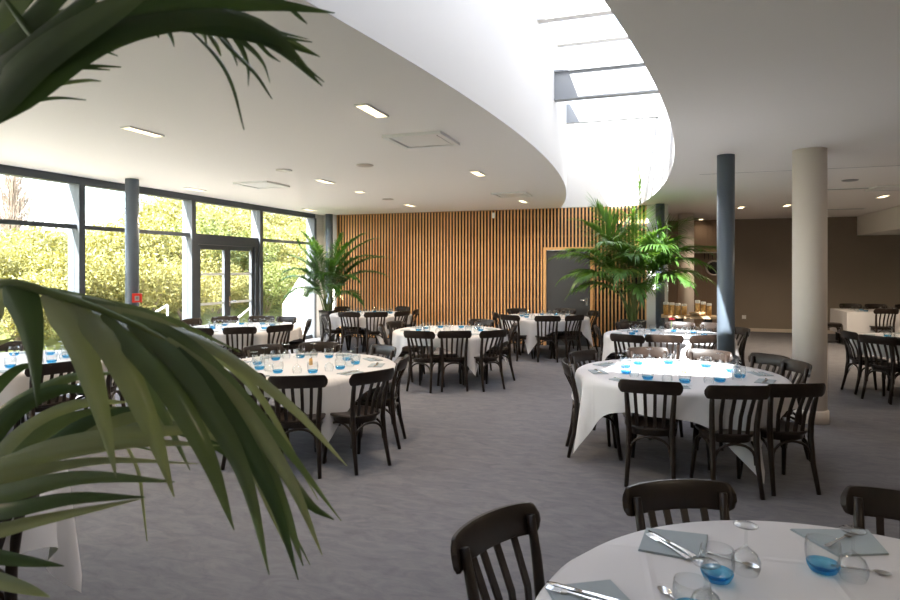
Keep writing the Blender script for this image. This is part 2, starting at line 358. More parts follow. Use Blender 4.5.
def cassette(px, py, label, s=.62):
    p = onz(px, py, ZC); t = thing('air_conditioning_cassette', label, 'ceiling vent', (p.x, p.y, ZC-.03))
    h = s/2
    MB().box(-h, h, -h, -h+.05, 0, .028).box(-h, h, h-.05, h, 0, .028).box(-h, -h+.05, -h+.05, h-.05, 0, .028).box(h-.05, h, -h+.05, h-.05, 0, .028).build('frame', M['plastic'], t)
    MB().box(-h+.075, h-.075, -h+.075, h-.075, .006, .02).build('grille', M['plastic'], t)
    MB().box(-h+.05, h-.05, -h+.05, h-.05, .02, .027).build('air_slot', M['grey'], t)
cassette(422, 139, 'large square air-conditioning cassette in the ceiling left of the skylight')
cassette(512, 194, 'small-looking square air-conditioning cassette in the ceiling near the slatted wall')
cassette(262, 184, 'square air-conditioning cassette in the ceiling over the window tables')
cassette(893, 187, 'square air-conditioning cassette in the ceiling at the right edge')
def disc(px, py, lab, r=.11):
    p = onz(px, py, ZC); o = MB().lathe([(r*.86, 0), (r, .006), (r, .0145)], 28).build('ceiling_speaker', M['silverw'] if px < 600 else M['grey'], None, (p.x, p.y, ZC-.015))
    tag(o, lab, 'speaker')
disc(365, 165, 'round grey ceiling speaker left of the big cassette'); disc(388, 199, 'round grey ceiling speaker near the middle of the slatted wall')
disc(284, 170, 'round pale ceiling speaker nearest the windows'); disc(850, 180, 'round dark ceiling speaker right of the thick cream column')
for px, py, lab in ((838, 209, 'long dark linear air vent in the far right ceiling'), (834, 189, 'short linear air vent right of the thick cream column')):
    p = onz(px, py, ZC); t = thing('linear_vent', lab, 'ceiling vent', (p.x, p.y, ZC-.012), 0)
    MB().box(-.5, .5, -.07, .07, .004, .0115).build('slot', M['grey'], t)
    MB().box(-.52, .52, -.09, -.07, 0, .0115).box(-.52, .52, .07, .09, 0, .0115).build('frame', M['plastic'], t)
p = ony(493.7, 211, YB-.06); t = thing('motion_detector', 'small white detector at the top of the slatted wall', 'detector', (p.x, YB-.06, 2.93))
MB().box(-.03, .03, -.045, .004, -.06, .05).build('housing', M['plastic'], t); MB().lathe([(.001, -.075), (.024, -.07), (.028, -.06)], 14, (0, -.02, 0)).build('lens', M['plastic'], t)
t = thing('fire_call_point', 'red fire alarm call point on the slim column by the windows', 'alarm', (-7.41+.15, 7.13-.05, 1.28), .75)
MB().box(-.065, .065, -.075, -.01, -.065, .065).build('housing', M['red'], t); MB().box(-.03, .03, -.079, -.0755, -.04, .03).build('press_plate', M['silverw'], t)
MB().box(-.018, .018, -.0815, -.0795, -.02, .02).build('press_spot', M['grey'], t)
# far wall fittings
q = ony(706, 252, YBB-.02); t = thing('wall_hook_shelf', 'narrow hook shelf on the far brown wall with a dark wire below', 'shelf', (q.x, YBB-.021, q.z))
MB().box(-.34, .36, -.14, 0, -.03, 0).build('board', M['silverw'], t)
MB().box(-.08, .36, -.15, 0, .001, .06).build('rolled_cloth', M['oak'], t)
for k in range(4): MB().tube([(-.04+k*.1, -.03, -.03), (-.04+k*.1, -.05, -.16), (-.04+k*.1, -.02, -.2)], .008, 6).build('hook', M['black'], t)
q = ony(714, 268, YBB-.02); t = thing('round_wall_ornament', 'round black dish with a pale ring on the far wall, half behind the blue-grey column', 'wall ornament', (q.x, YBB-.021, q.z))
a_ = MB().lathe([(.17, 0), (.17, .02), (.001, .03)], 32).build('face', M['black'], t); a_.rotation_euler = (PI/2, 0, 0)
a_ = MB().lathe([(.17, .001), (.215, .001), (.215, .035), (.19, .045), (.17, .035)], 32, caps=False).build('rim', M['silverw'], t); a_.rotation_euler = (PI/2, 0, 0)
q = ony(744, 317, YBB-.001); tag(MB().box(-.05, .05, -.012, 0, -.05, .05).build('wall_socket', M['plastic'], None, (q.x, YBB-.001, q.z)), 'small pale socket plate low on the far taupe wall', 'socket')

# ------------------------------------------------------------------ chair (front = +y, crest at -y)
def make_chair():
    t = thing('bentwood_chair', None, 'chair')
    W = M['wood']
    def outline(k, z, n=28):
        out = []
        for i in range(n):
            a = 2*PI*i/n; c, s = math.cos(a), math.sin(a)
            r = 1/((abs(c)**2.7+abs(s)**2.7)**(1/2.7))
            w = .205+.012*s
            out.append(Vector((c*r*w*k, s*r*.205*k, z)))
        return out
    mb = MB(); mb.loft([outline(.93, .438), outline(.985, .441), outline(1, .450), outline(.99, .460), outline(.94, .465), outline(.80, .462), outline(.45, .457)], True)
    smooth_by(mb.build('seat', W, t), 50)
    mb = MB(); mb.loft([outline(.86, .395), outline(.88, .437)], False); smooth_by(mb.build('seat_frame', W, t), 40)
    for sx in (-1, 1):
        MB().tube([(sx*.178, -.255, 0), (sx*.166, -.205, .22), (sx*.162, -.180, .42), (sx*.166, -.182, .54), (sx*.175, -.207, .68), (sx*.182, -.238, .815)], [.0165, .020, .0225, .0215, .0195, .016], 10).build('leg', W, t)
        MB().tube([(sx*.190, .205, 0), (sx*.176, .178, .22), (sx*.166, .158, .438)], [.0155, .020, .0225], 10).build('leg', W, t)
    # crest rail
    secs = []; n = 30
    for i in range(n+1):
        u = math.sin(PI/2*(-1+2*i/n)); a = u*math.radians(63); R = .270
        x = R*math.sin(a)*.96; y = -.186-.106*math.cos(a)
        e = max(0, (abs(u)-.80)/.20); hh = .054*max(.10, (1-e**2.4))**.5; zc = .790+.010*math.cos(a*1.2)
        nrm = Vector((math.sin(a), -math.cos(a)*.65, 0)).normalized(); c = Vector((x, y, zc)); lean = -.012
        secs.append([c+nrm*dx+Vector((0, lean*(dz/.05), dz)) for dx, dz in ((.011, -hh*.8), (.011, hh*.8), (.006, hh), (-.006, hh), (-.011, hh*.8), (-.011, -hh*.8), (-.006, -hh), (.006, -hh))])
    mb = MB(); mb.loft(secs, True); smooth_by(mb.build('crest_rail', W, t), 35)
    for k in range(4):
        f = (k-1.5)/1.5; x0 = f*.098; x1 = f*.112
        yb = -.185+.012*f*f; yt = -.288+.026*f*f
        MB().sweepbox([(x0, yb, .452), (x0*.5+x1*.5, (yb+yt)/2+.022, .60), (x1, yt, .75)], .026, .012, (1, 0, 0)).build('back_slat', W, t)
    def arch(a, b, base=.235):
        a, b = Vector(a), Vector(b); pts = []
        for i in range(13):
            th = PI*i/12; k = (1-math.cos(th))/2; p = a.lerp(b, k); p.z = base+(.392-base)*math.sin(th)**.62
            pts.append(p)
        return MB().tube(pts, .011, 8)
    arch((-.155, .172, 0), (.155, .172, 0)).build('brace', W, t); arch((-.15, -.195, 0), (.15, -.195, 0)).build('brace', W, t)
    for sx in (-1, 1): arch((sx*.166, -.185, 0), (sx*.172, .165, 0)).build('brace', W, t)
    return t
chair0 = make_chair(); used = [False]
def chair(x, y, rz, label):
    o = chair0 if not used[0] else dup(chair0)
    used[0] = True; o.location = (x, y, 0); o.rotation_euler = (0, 0, rz); o['label'] = label; o['group'] = 'bentwood dining chairs'
    return o

# ------------------------------------------------------------------ tables, cloths
def round_table(x, y, r, label, rz):
    t = thing('round_table', label, 'table', (x, y, 0), rz, 'round dining tables')
    MB().lathe([(r-.02, .715), (r, .72), (r, .74), (r-.008, .745)], 48).build('tabletop', M['tabwood'], t)
    MB().box(-.45, .45, -.03, .03, .66, .715).box(-.03, .03, -.45, .45, .65, .712).build('apron', M['tabwood'], t)
    for sx in (-1, 1):
        for sy in (-1, 1):
            MB().tube([(sx*.33, sy*.33, 0), (sx*.30, sy*.30, .36), (sx*.28, sy*.28, .714)], .019, 10).build('leg', M['black'], t)
    return t
def cloth(x, y, r, half, label, rz, seed, lowest=.06):
    rnd = random.Random(seed); nA, nT, nH = 160, 7, 13
    ph = [rnd.uniform(0, 6.28) for _ in range(6)]
    zt_ = .7475; mb = MB(); vs = [(0, 0, zt_)]; fs = []
    def ring(k): return 1+k*nA
    rows = nT+nH
    for k in range(rows):
        for i in range(nA):
            a = 2*PI*i/nA; c, s = math.cos(a), math.sin(a)
            ext = half/max(abs(c), abs(s)); ext = min(ext, half*1.405)
            side = half-r-.02; hang = side+(half*1.405-half)*min(1, (ext-half)/(half*.405))**1.55
            if k < nT:
                q = (k+1)/nT*r*.995; vs.append((c*q, s*q, zt_+.0004*math.sin(5*a+3*k)))
            else:
                t = (k-nT+1)/nH; hd = hang*t
                dz = min(hd, zt_-lowest)
                cor = max(0, (ext-half*1.12)/(half*.29))          # 1 at the corners
                fold = math.sin(9*a+ph[0]+1.2*math.sin(2*a+ph[1]))*.5+math.sin(16*a+ph[2])*.35+math.sin(23*a+ph[3])*.25
                rr = r+.012+.014*min(1, hd/.03)+.025*hd+fold*.19*hd*(1-.35*cor)
                da = (a % (PI/2))-PI/4            # pleats gather beside each hanging corner
                rr += hd*max(0, 1-abs(da)/.55)*(.11*math.cos(da*19)-.01)
                z = zt_-max(0, dz-.010)-(.0 if t == 0 else .008)
                tw = .05*math.sin(7*a+ph[4])*hd
                aa = a+tw
                vs.append((math.cos(aa)*rr, math.sin(aa)*rr, z))
    for i in range(nA): fs.append((0, 1+i, 1+(i+1) % nA))
    for k in range(rows-1):
        for i in range(nA):
            fs.append((ring(k)+i, ring(k+1)+i, ring(k+1)+(i+1) % nA, ring(k)+(i+1) % nA))
    mb.add(vs, fs, True)
    o = mb.build('tablecloth', M['cloth'], None, (x, y, 0)); o.rotation_euler = (0, 0, rz)
    return tag(o, label, 'tablecloth', 'white square tablecloths')
ZT = .7482

# ------------------------------------------------------------------ tableware
def make_tumbler(parts):
    t = thing('tumbler', None, 'glass')
    o = [(.024, .0), (.030, .003), (.036, .018), (.0405, .04), (.0415, .06), (.038, .086)]
    i_ = [(.0368, .086), (.0398, .06), (.0388, .04), (.034, .02), (.026, .011), (.002, .010)]
    K = lambda q: [(r_*1.27, z_*1.18) for r_, z_ in q]
    MB().lathe(K([(.0345, .0155)]+o[3:]+i_[:3]+[(.0332, .0175)]), 24, caps=False).build('bowl', M['clear'], t)
    MB().lathe(K([(.001, .0), (.024, .0), (.0305, .003), (.0365, .016), (.0382, .024), (.0365, .0245), (.032, .016), (.024, .009), (.001, .008)]), 24, caps=False).build('tinted_base', M['blue'], t)
    return t
def make_wineglass(parts):
    t = thing('wine_glass', None, 'glass')
    bowl = [(.036, .0), (.043, .022), (.044, .040), (.034, .063), (.014, .080), (.006, .088)]
    MB().lathe(bowl+[(.004, .0865), (.0125, .077), (.0325, .061), (.0425, .040), (.0415, .022), (.0345, .0)], 24, caps=False).build('bowl', M['clear'], t)
    MB().lathe([(.006, .088), (.0042, .096), (.0038, .135), (.006, .146)], 12, caps=False).build('stem', M['clear'], t)
    MB().lathe([(.006, .146), (.035, .151), (.037, .153), (.035, .1545), (.004, .157)], 24).build('foot', M['clear'], t)
    return t
tum0, wg0 = make_tumbler(1), make_wineglass(1)
def flatloft(secs):        # (y, halfwidth, z centre, thickness)
    return [[Vector((-w, y, z-t/2)), Vector((w, y, z-t/2)), Vector((w*.9, y, z+t/2)), Vector((-w*.9, y, z+t/2))] for y, w, z, t in secs]
def make_fork():
    t = thing('fork', None, 'cutlery')
    mb = MB(); mb.loft(flatloft([(-.1, .0085, .003, .003), (-.085, .0095, .0035, .003), (-.03, .004, .005, .003), (.03, .0035, .006, .003), (.042, .010, .005, .0025), (.055, .012, .004, .002)]))
    smooth_by(mb.build('handle', M['silver'], t), 50)
    mb = MB()
    for k in range(4):
        x = (k-1.5)*.0064; mb.add(*(lambda q: (q.v, q.f))(MB().sweepbox([(x, .054, .004), (x, .08, .003), (x*.9, .1, .005)], .0036, .002, (1, 0, 0))))
    mb.build('tines', M['silver'], t); return t
def make_knife():
    t = thing('table_knife', None, 'cutlery')
    mb = MB(); mb.loft(flatloft([(-.11, .008, .004, .006), (-.1, .0095, .004, .007), (-.02, .0065, .004, .006), (.0, .005, .004, .005)])); smooth_by(mb.build('handle', M['silver'], t), 50)
    mb = MB(); mb.loft(flatloft([(-.002, .006, .004, .002), (.03, .0095, .004, .0018), (.085, .010, .004, .0016), (.112, .003, .004, .0012)])); mb.build('blade', M['silver'], t); return t
def make_spoon():
    t = thing('spoon', None, 'cutlery')
    mb = MB(); mb.loft(flatloft([(-.085, .007, .003, .003), (-.06, .006, .004, .003), (0, .003, .005, .003), (.032, .0035, .0045, .0025)])); smooth_by(mb.build('handle', M['silver'], t), 50)
    vs = []; fs = []; n = 16
    for j, k in enumerate((1, .75, .4, .05)):
        for i in range(n):
            a = 2*PI*i/n; vs.append((.016*k*math.cos(a), .055+.026*k*math.sin(a), .001+.006*k*k))
    for j in range(3):
        for i in range(n): fs.append((j*n+i, j*n+(i+1) % n, (j+1)*n+(i+1) % n, (j+1)*n+i))
    MB().add(vs, fs, True).build('spoon_bowl', M['silver'], t); return t
fork0, knife0, spoon0 = make_fork(), make_knife(), make_spoon()
nap0 = (lambda mb: mb.build('napkin', M['napkin']))(MB().quadslab([Vector(p) for p in ((-.11, -.07, 0), (.11, -.07, 0), (.11, .07, 0), (-.11, .07, 0))], .003).quadslab([Vector(p) for p in ((-.108, -.07, .0032), (.104, -.07, .0032), (.106, .066, .0032), (-.105, .067, .0032))], .003))
firsts = {}
def put(proto, x, y, rz, label, cat, group, z=None):
    k = proto.name
    o = proto if k not in firsts else dup(proto)
    firsts[k] = 1; o.location = (x, y, ZT if z is None else z); o.rotation_euler = (0, 0, rz); o['label'] = label; o['category'] = cat
    if group: o['group'] = group
    elif 'group' in o: del o['group']
    return o

# name: centre, top radius, cloth half-width, corner angle, settings, cutlery, phrase
T = dict(
    A=((.58, 1.73), .90, 1.12, 51, 0, 'the nearest table'), B=((.20, 6.03), .90, 1.13, -58, 10, 'the cream column table'),
    C=((.17, 9.45), .88, 1.10, -78, 9, 'the blue column table'), D=((-3.32, 5.35), .88, 1.03, -47, 10, 'the palm fronds table'),
    E=((-3.03, 9.0), .86, 1.02, -51, 9, 'the middle table'), F=((-2.09, 12.15), .86, 1.08, -97, 9, 'the grey door table'),
    G=((-5.75, 11.8), .84, 1.06, -48, 8, 'the corner palm table'), H=((-6.4, 8.4), .90, 1.10, -37, 10, 'the glass doors table'),
    I=((-6.35, 4.55), .90, 1.10, -50, 8, 'the far-left window table'), J=((-3.35, 1.55), .90, 1.10, 45, 0, 'the lower-left edge table'),
    K=((3.55, 9.95), .88, 1.10, -105, 7, 'the right edge table'))
# chairs by the pixel of the crest top; each phrase singles one out
CHR = dict(
    A=[(489, 517, 'turned side-on, left of the white cloth', -8), (675, 483, 'crest showing above the back edge'), (916, 496, 'cut by the right picture edge')],
    B=[(650, 381, 'sunlit back turned, left of two in front', 12), (740, 386, 'dark back turned, right of two in front', -5), (799, 384, 'nearest of three at the right side', -22), (800, 362, 'middle of three at the right side'),
       (772, 355, 'farthest of three at the right side'), (565, 361, 'sunlit, nearer of two at the left side'), (587, 352, 'sunlit, farther of two at the left side'), (648, 348, 'left of two behind the glasses'), (710, 350, 'right of two behind the glasses')],
    C=[(623, 335, 'leftmost of three sunlit backs in front'), (664, 335, 'middle of three sunlit backs in front'), (706, 335, 'half hidden by the column, in front'), (744, 328, 'side-on at the right side'),
       (626, 322, 'behind, nearest the tall palm pot'), (680, 322, 'behind, below the serving table'), (716, 323, 'behind, rightmost, past the column'), (598, 326, 'dark, at the left side')],
    D=[(297, 376, 'back turned, left of two in front'), (376, 371, 'seat showing, right of two in front'), (402, 357, 'side-on at the right end'), (383, 346, 'behind at the right'),
       (318, 344, 'behind at the middle'), (270, 347, 'behind at the left'), (219, 352, 'at the left end among the leaf tips'), (238, 372, 'mostly hidden behind fronds at front left')],
    E=[(414, 332, 'back turned, left of three in front'), (455, 331, 'back turned, middle of three in front'), (500, 331, 'angled, right of three in front'), (510, 324, 'side-on at the right end'),
       (478, 320, 'behind, facing the camera'), (404, 322, 'at the back left, crest facing'), (380, 325, 'at the left end beside the cloth')],
    F=[(548, 316, 'back turned, in front at the middle'), (574, 315, 'back turned, in front at the right'), (507, 315, 'back turned, in front at the left'), (595, 311, 'at the right end beside the door frame'),
       (494, 312, 'at the left end'), (516, 308.5, 'behind, left one against the slats'), (566, 308.5, 'behind, right one')],
    G=[(349, 312, 'back turned, left of two in front'), (376, 312, 'back turned, right of two in front'), (403, 311, 'angled, at the front right'), (411, 309, 'side-on at the right end'),
       (322, 311, 'front left, before the planter'), (342, 307, 'behind at the left'), (398, 307, 'behind at the right')],
    H=[(197, 328, 'back turned, left of three in front'), (240, 327, 'back turned, middle of three in front'), (281, 325, 'back turned, right of three in front'), (299, 320, 'side-on at the right end'),
       (284, 317, 'behind at the far right'), (262, 316, 'behind, before the door leaf'), (223, 316, 'behind, left of the doors'), (190, 319, 'behind at the left by the handrail'),
       (172, 321, 'at the left end, farther one'), (172, 327, 'at the left end, nearer one')],
    I=[(62, 364, 'slatted back showing between palm leaflets'), (4, 344, 'black crest at the picture edge'), (125, 349, 'right end, seen through the fronds')],
    J=[], K=[(873, 336, 'back turned with white cloth under its seat'), (858, 331, 'side-on at the left end'), (905, 338, 'cut by the picture edge, in front')])
tl = dict(A='round table under the nearest white cloth at lower right', B='round table under the sunlit white cloth beside the thick cream column', C='round table under the bright cloth behind the slim blue-grey column',
    D='round table under the cloth behind the foreground palm fronds', E='round table under the cloth in the middle of the carpet', F='round table under the cloth before the grey door', G='round table under the cloth beside the corner palm',
    H='round table under the cloth by the glass double doors', I='round table under the cloth at the far left windows', J='round table under the cloth at the lower left picture edge', K='round table under the dim cloth at the right picture edge')
jit = random.Random(3)
for k, ((tx, ty), r, half, ca, ns, ph) in T.items():
    if k == 'J': rot = math.radians(ca-45)
    rot = math.radians(ca)-PI/4
    t = round_table(tx, ty, r, tl[k], rot)
    cloth(tx, ty, r, half, 'white linen cloth on '+ph, rot, ord(k))
    for px, py, phrase, *tw in CHR[k]:
        p = onz(px, py, .848); dx, dy = p.x-tx, p.y-ty; dist = math.hypot(dx, dy); R = min(max(dist, r+.17), r+.30)
        if k in 'ABCD': R = min(max(dist, r+.14), r+.38)
        ang = math.atan2(dy, dx)
        rz = ang+PI/2+(math.radians(tw[0]) if tw else jit.uniform(-.10, .10))
        chair(tx+R*math.cos(ang)-.285*math.sin(rz), ty+R*math.sin(ang)+.285*math.cos(rz), rz, 'dark bentwood chair, '+phrase+', at '+ph)
    a0 = jit.uniform(0, 6.28) if k not in 'BD' else math.radians(-92 if k == 'B' else -60)
    for i in range(ns):
        a = a0+2*PI*i/ns+jit.uniform(-.05, .05); c, s = math.cos(a), math.sin(a)
        def pos(rad, off): return tx+rad*c-off*s, ty+rad*s+off*c
        x, y = pos(r-.17, 0); nr = a+PI/2+jit.uniform(-.25, .25)
        put(nap0, x, y, nr, 'folded grey napkin at a place on '+ph, 'napkin', 'napkins on '+ph)
        if k in 'BD':
            put(knife0, x+.02*math.cos(nr), y+.02*math.sin(nr), nr-PI/2+.1, 'steel knife across a napkin on '+ph, 'cutlery', 'knives on '+ph, ZT+.0065)
            put(fork0, x-.02*math.cos(nr), y-.02*math.sin(nr), nr-PI/2-.05, 'steel fork across a napkin on '+ph, 'cutlery', 'forks on '+ph, ZT+.0065)
        x, y = pos(r-.40+jit.uniform(-.03, .03), .07); put(tum0, x, y, 0, 'blue-bottomed tumbler on '+ph, 'glass', 'tumblers on '+ph)
        x, y = pos(r-.39+jit.uniform(-.03, .03), -.07); put(wg0, x, y, 0, 'upturned wine glass on '+ph, 'glass', 'wine glasses on '+ph)
    if ns:
        q = thing('seasoning_shaker', 'small clear shaker with dark cap in the centre of '+ph, 'shaker', (tx+.05, ty, ZT))
        MB().lathe([(.018, 0), (.02, .01), (.018, .06), (.012, .066)], 16).build('body', M['amber'] if k in 'BD' else M['clear'], q); MB().lathe([(.013, .0665), (.013, .082), (.006, .086)], 16).build('cap', M['silver'], q)

# lower left edge table: one chair with its post in view
chair(onz(-5, 492, .845).x-.22, onz(-5, 492, .845).y-.06, PI*.5-.15, 'dark bentwood chair at the lower left picture edge, behind palm leaflets')

# nearest table, set by hand
def slab(pts, label):
    c = sum((onz(*p, ZT) for p in pts), Vector())/len(pts)
    P = [onz(*p, ZT)-c for p in pts]; P = [Vector((v.x, v.y, 0)) for v in P]
    o = MB().quadslab(P, .003).quadslab([v*.985+Vector((.001, 0, .0033)) for v in P], .003).build('napkin', M['napkin'], None, (c.x, c.y, ZT)); tag(o, label, 'napkin', 'napkins on the nearest table'); return o
slab([(646, 529), (708, 536), (704, 563), (638, 551)], 'grey napkin before the middle chair of the nearest table')
slab([(545, 588), (610, 581), (650, 622), (572, 632)], 'grey napkin at the left edge of the nearest table')
slab([(790, 530), (868, 531), (889, 555), (838, 557)], 'grey napkin at the right of the nearest table, under a wine glass')
def lay(proto, p, q, label, z=0):
    a, b = onz(*p, ZT), onz(*q, ZT); c = (a+b)/2; d = b-a
    put(proto, c.x, c.y, math.atan2(d.y, d.x)-PI/2, label, 'cutlery', None, ZT+z)
lay(knife0, (698, 562), (646, 532), 'steel knife on the middle napkin of the nearest table', .0068)
lay(fork0, (688, 561), (648, 537), 'steel fork beside the knife on the middle napkin of the nearest table', .0068)
lay(knife0, (612, 604), (554, 587), 'steel knife on the left napkin of the nearest table', .0068)
lay(fork0, (606, 607), (553, 592), 'steel fork on the left napkin of the nearest table', .0068)
lay(fork0, (822, 551), (858, 534), 'steel fork on the right napkin of the nearest table', .0068)
lay(spoon0, (716, 556), (751, 567), 'steel spoon beside the middle wine glass of the nearest table')
lay(spoon0, (838, 567), (886, 575), 'steel spoon on the bare cloth right of the right tumbler')
lay(spoon0, (690, 612), (664, 592), 'steel spoon left of the tumbler at the bottom edge of the picture')
for px, py, lab in ((717, 580, 'blue-bottomed tumbler in the middle of the nearest table'), (823, 571, 'blue-bottomed tumbler by the right napkin on the nearest table'), (692, 617, 'tumbler cut by the bottom edge of the picture')):
    p = onz(px, py, ZT); o = put(tum0, p.x, p.y, 0, lab, 'glass', None); o.scale = (1.0,)*3
for px, py, lab in ((746, 577, 'upturned wine glass right of the middle tumbler, nearest table'), (853, 583, 'upturned wine glass by the right napkin of the nearest table'), (706, 622, 'upturned wine glass in front of the middle tumbler, nearest table')):
    p = onz(px, py-4, ZT); put(wg0, p.x, p.y, 0, lab, 'glass', None)
# flower on the far sunlit table, blue jar on the middle one
p = onz(671, 331, ZT); t = thing('flower_vase', 'small glass with a red flower on the table behind the slim blue-grey column', 'vase', (p.x, p.y, ZT))
MB().lathe([(.03, 0), (.033, .01), (.026, .09), (.02, .1)], 16).build('vase', M['clear'], t); MB().tube([(0, 0, .02), (.01, 0, .16)], .004, 6).build('stem', M['stem'], t)
mb = MB()
for k in range(9):
    a = k*2.4; rr = .012+.003*k; mb.add(*(lambda q: (q.v, q.f))(MB().lathe([(.001, -.012), (.018, 0), (.012, .014), (.001, .018)], 7, (.01+rr*math.cos(a), rr*math.sin(a), .18+.004*(k % 4)))), smooth=True)
mb.build('petals', M['flower'], t)

# ------------------------------------------------------------------ long table by the far right wall
LX0, LX1, LY0, LY1 = 4.02, 6.9, 15.55, 16.85
t = thing('long_table', 'long rectangular table under white cloth by the far right wall', 'table', (LX0, LY0, 0))
MB().box(0, LX1-LX0, 0, LY1-LY0, .715, .745).build('tabletop', M['tabwood'], t)
for a in (.1, LX1-LX0-.1):
    for b in (.1, LY1-LY0-.1): MB().box(a-.03, a+.03, b-.03, b+.03, 0, .714).build('leg', M['black'], t)
mb = MB(); n = 120; vs = []; rows = [(-.3, 0)]
per = []
for i in range(n):
    u = i/n*4; s = int(u); f = u-s
    c = [(LX0, LY0), (LX1, LY0), (LX1, LY1), (LX0, LY1), (LX0, LY0)]
    x = c[s][0]+(c[s+1][0]-c[s][0])*f; y = c[s][1]+(c[s+1][1]-c[s][1])*f
    nx, ny = ((0, -1), (1, 0), (0, 1), (-1, 0))[s]; per.append((x, y, nx, ny, min(f, 1-f)))
for q in range(8):
    for i, (x, y, nx, ny, f) in enumerate(per):
        h = q/7*.52; cx, cy = (LX0+LX1)/2, (LY0+LY1)/2; k = .012+.035*h*math.sin(i*.9)+.03*h
        dv = Vector((x-cx, y-cy)); sx = 1 if x > cx else -1; sy = 1 if y > cy else -1
        cor = max(0, 1-f/.04)
        vs.append((x+nx*k+cor*.5*sx*k, y+ny*k+cor*.5*sy*k, .7475-h+(0 if q else 0)))
fs = [tuple(range(n))]
for q in range(7):
    for i in range(n): fs.append((q*n+i, q*n+(i+1) % n, (q+1)*n+(i+1) % n, (q+1)*n+i))
mb.add(vs, fs, True); o = smooth_by(mb.build('tablecloth', M['cloth']), 45); tag(o, 'white cloth on the long table by the far right wall', 'tablecloth')
for x, y, rz, ph in ((LX0-.20, 15.95, -PI/2, 'at the near-left end of the long far table'), (LX0+.62, LY0-.05, .1, 'near side of the long far table, left one'), (LX0+1.4, LY0-.05, -.05, 'near side of the long far table, right one'),
                     (LX0+.5, LY1+.12, PI, 'behind the long far table, left one'), (LX0+1.05, LY1+.12, PI+.1, 'behind the long far table, middle one'), (LX0+1.65, LY1+.12, PI, 'behind the long far table, right one')):
    chair(x, y, rz, 'dark bentwood chair, '+ph)
for i in range(4):
    for j in range(2):
        x, y = LX0+.35+i*.55, LY0+.2+j*.6
        put(nap0, x, y, .1, 'folded grey napkin on the long far table', 'napkin', 'napkins on the long far table')
        put(tum0, x+.1, LY0+.35+j*.3, 0, 'blue-bottomed tumbler on the long far table', 'glass', 'tumblers on the long far table')
        put(wg0, x-.08, LY0+.35+j*.3, 0, 'upturned wine glass on the long far table', 'glass', 'wine glasses on the long far table')

# ------------------------------------------------------------------ serving table with jars
sx0, sx1, sy0, sy1 = .28, 1.15, 12.75, 13.35
t = thing('serving_table', 'narrow oak serving table with black legs at the passage opening', 'table', (sx0, sy0, 0))
MB().box(-.16, sx1-sx0, 0, sy1-sy0, .735, .775).build('tabletop', M['oak'], t)
for a in (.18, sx1-sx0-.16): 
    MB().box(a-.07, a+.07, .14, sy1-sy0-.14, .02, .734).build('leg', M['black'], t); MB().box(a-.16, a+.16, .08, sy1-sy0-.08, 0, .02).build('foot', M['black'], t)
def jar(x, y, h, lab, z=.776, r=.05):
    q = thing('storage_jar', lab, 'jar', (x, y, z), 0, 'amber jars on the serving table')
    MB().lathe([(r, 0), (r, h*.8)], 18).build('filling', M['amber'], q)
    MB().lathe([(r*1.03, h*.8), (r*1.06, h*.97), (r*.9, h)], 18).build('lid', M['plastic'], q)
for i in range(4): jar(sx0-.07+i*.115, sy0+.30+.02*i, .26-.012*i, ('tallest amber jar at the left end of the serving table', 'second amber jar from the left on the serving table', 'third amber jar from the left on the serving table', 'shortest amber jar, right end of the four-jar row')[i])
for i in range(3): jar(sx0+.53+i*.105, sy0+.40, (.30, .27, .24)[i], ('tallest jar behind the wooden bowl', 'middle jar behind the wooden bowl', 'shortest jar behind the wooden bowl')[i], r=.046)
o = MB().lathe([(.06, 0), (.13, .03), (.16, .075), (.15, .075), (.12, .036), (.002, .012)], 28).build('wooden_bowl', M['oak'], None, (sx0+.50, sy0+.17, .776)); tag(o, 'shallow wooden bowl at the front of the serving table', 'bowl')

# ------------------------------------------------------------------ palms
def leaflet(mb, base, d, L, w, droop, rnd, seg=7, fold=.35, up=Vector((0, 0, 1)), tw=0):
    d = d.normalized(); S = d.cross(up)
    if S.length < .05: S = Vector((1, 0, 0))
    S.normalize(); vs = []; fs = []
    if tw: S = (Matrix.Rotation(tw, 3, d) @ S)
    p = Vector(base); dd = Vector(d)
    for i in range(seg+1):
        t = i/seg
        wd = w*min(1, (t+.06)*4.5)**.6*(1-t**2.6)*.5+.0008
        N = S.cross(dd).normalized()
        vs += [p-S*wd+N*wd*fold, p, p+S*wd+N*wd*fold]
        if i < seg:
            dd = (dd+Vector((0, 0, -1))*droop*(.5+1.4*t)/seg*1.4).normalized(); p = p+dd*(L/seg)
            S = (S-dd*S.dot(dd)).normalized()
            o = i*3; fs += [(o, o+1, o+4, o+3), (o+1, o+2, o+5, o+4)]
    mb.add(vs, fs, True)
def cat(P, n):       # Catmull-Rom through points
    P = [Vector(p) for p in P]; P = [P[0]*2-P[1]]+P+[P[-1]*2-P[-2]]; out = []
    for i in range(1, len(P)-2):
        for j in range(n):
            t = j/n; a, b, c, d = P[i-1:i+3]
            out.append(.5*((2*b)+(c-a)*t+(2*a-5*b+4*c-d)*t*t+(3*b-a-3*c+d)*t**3))
    return out+[P[-2]]
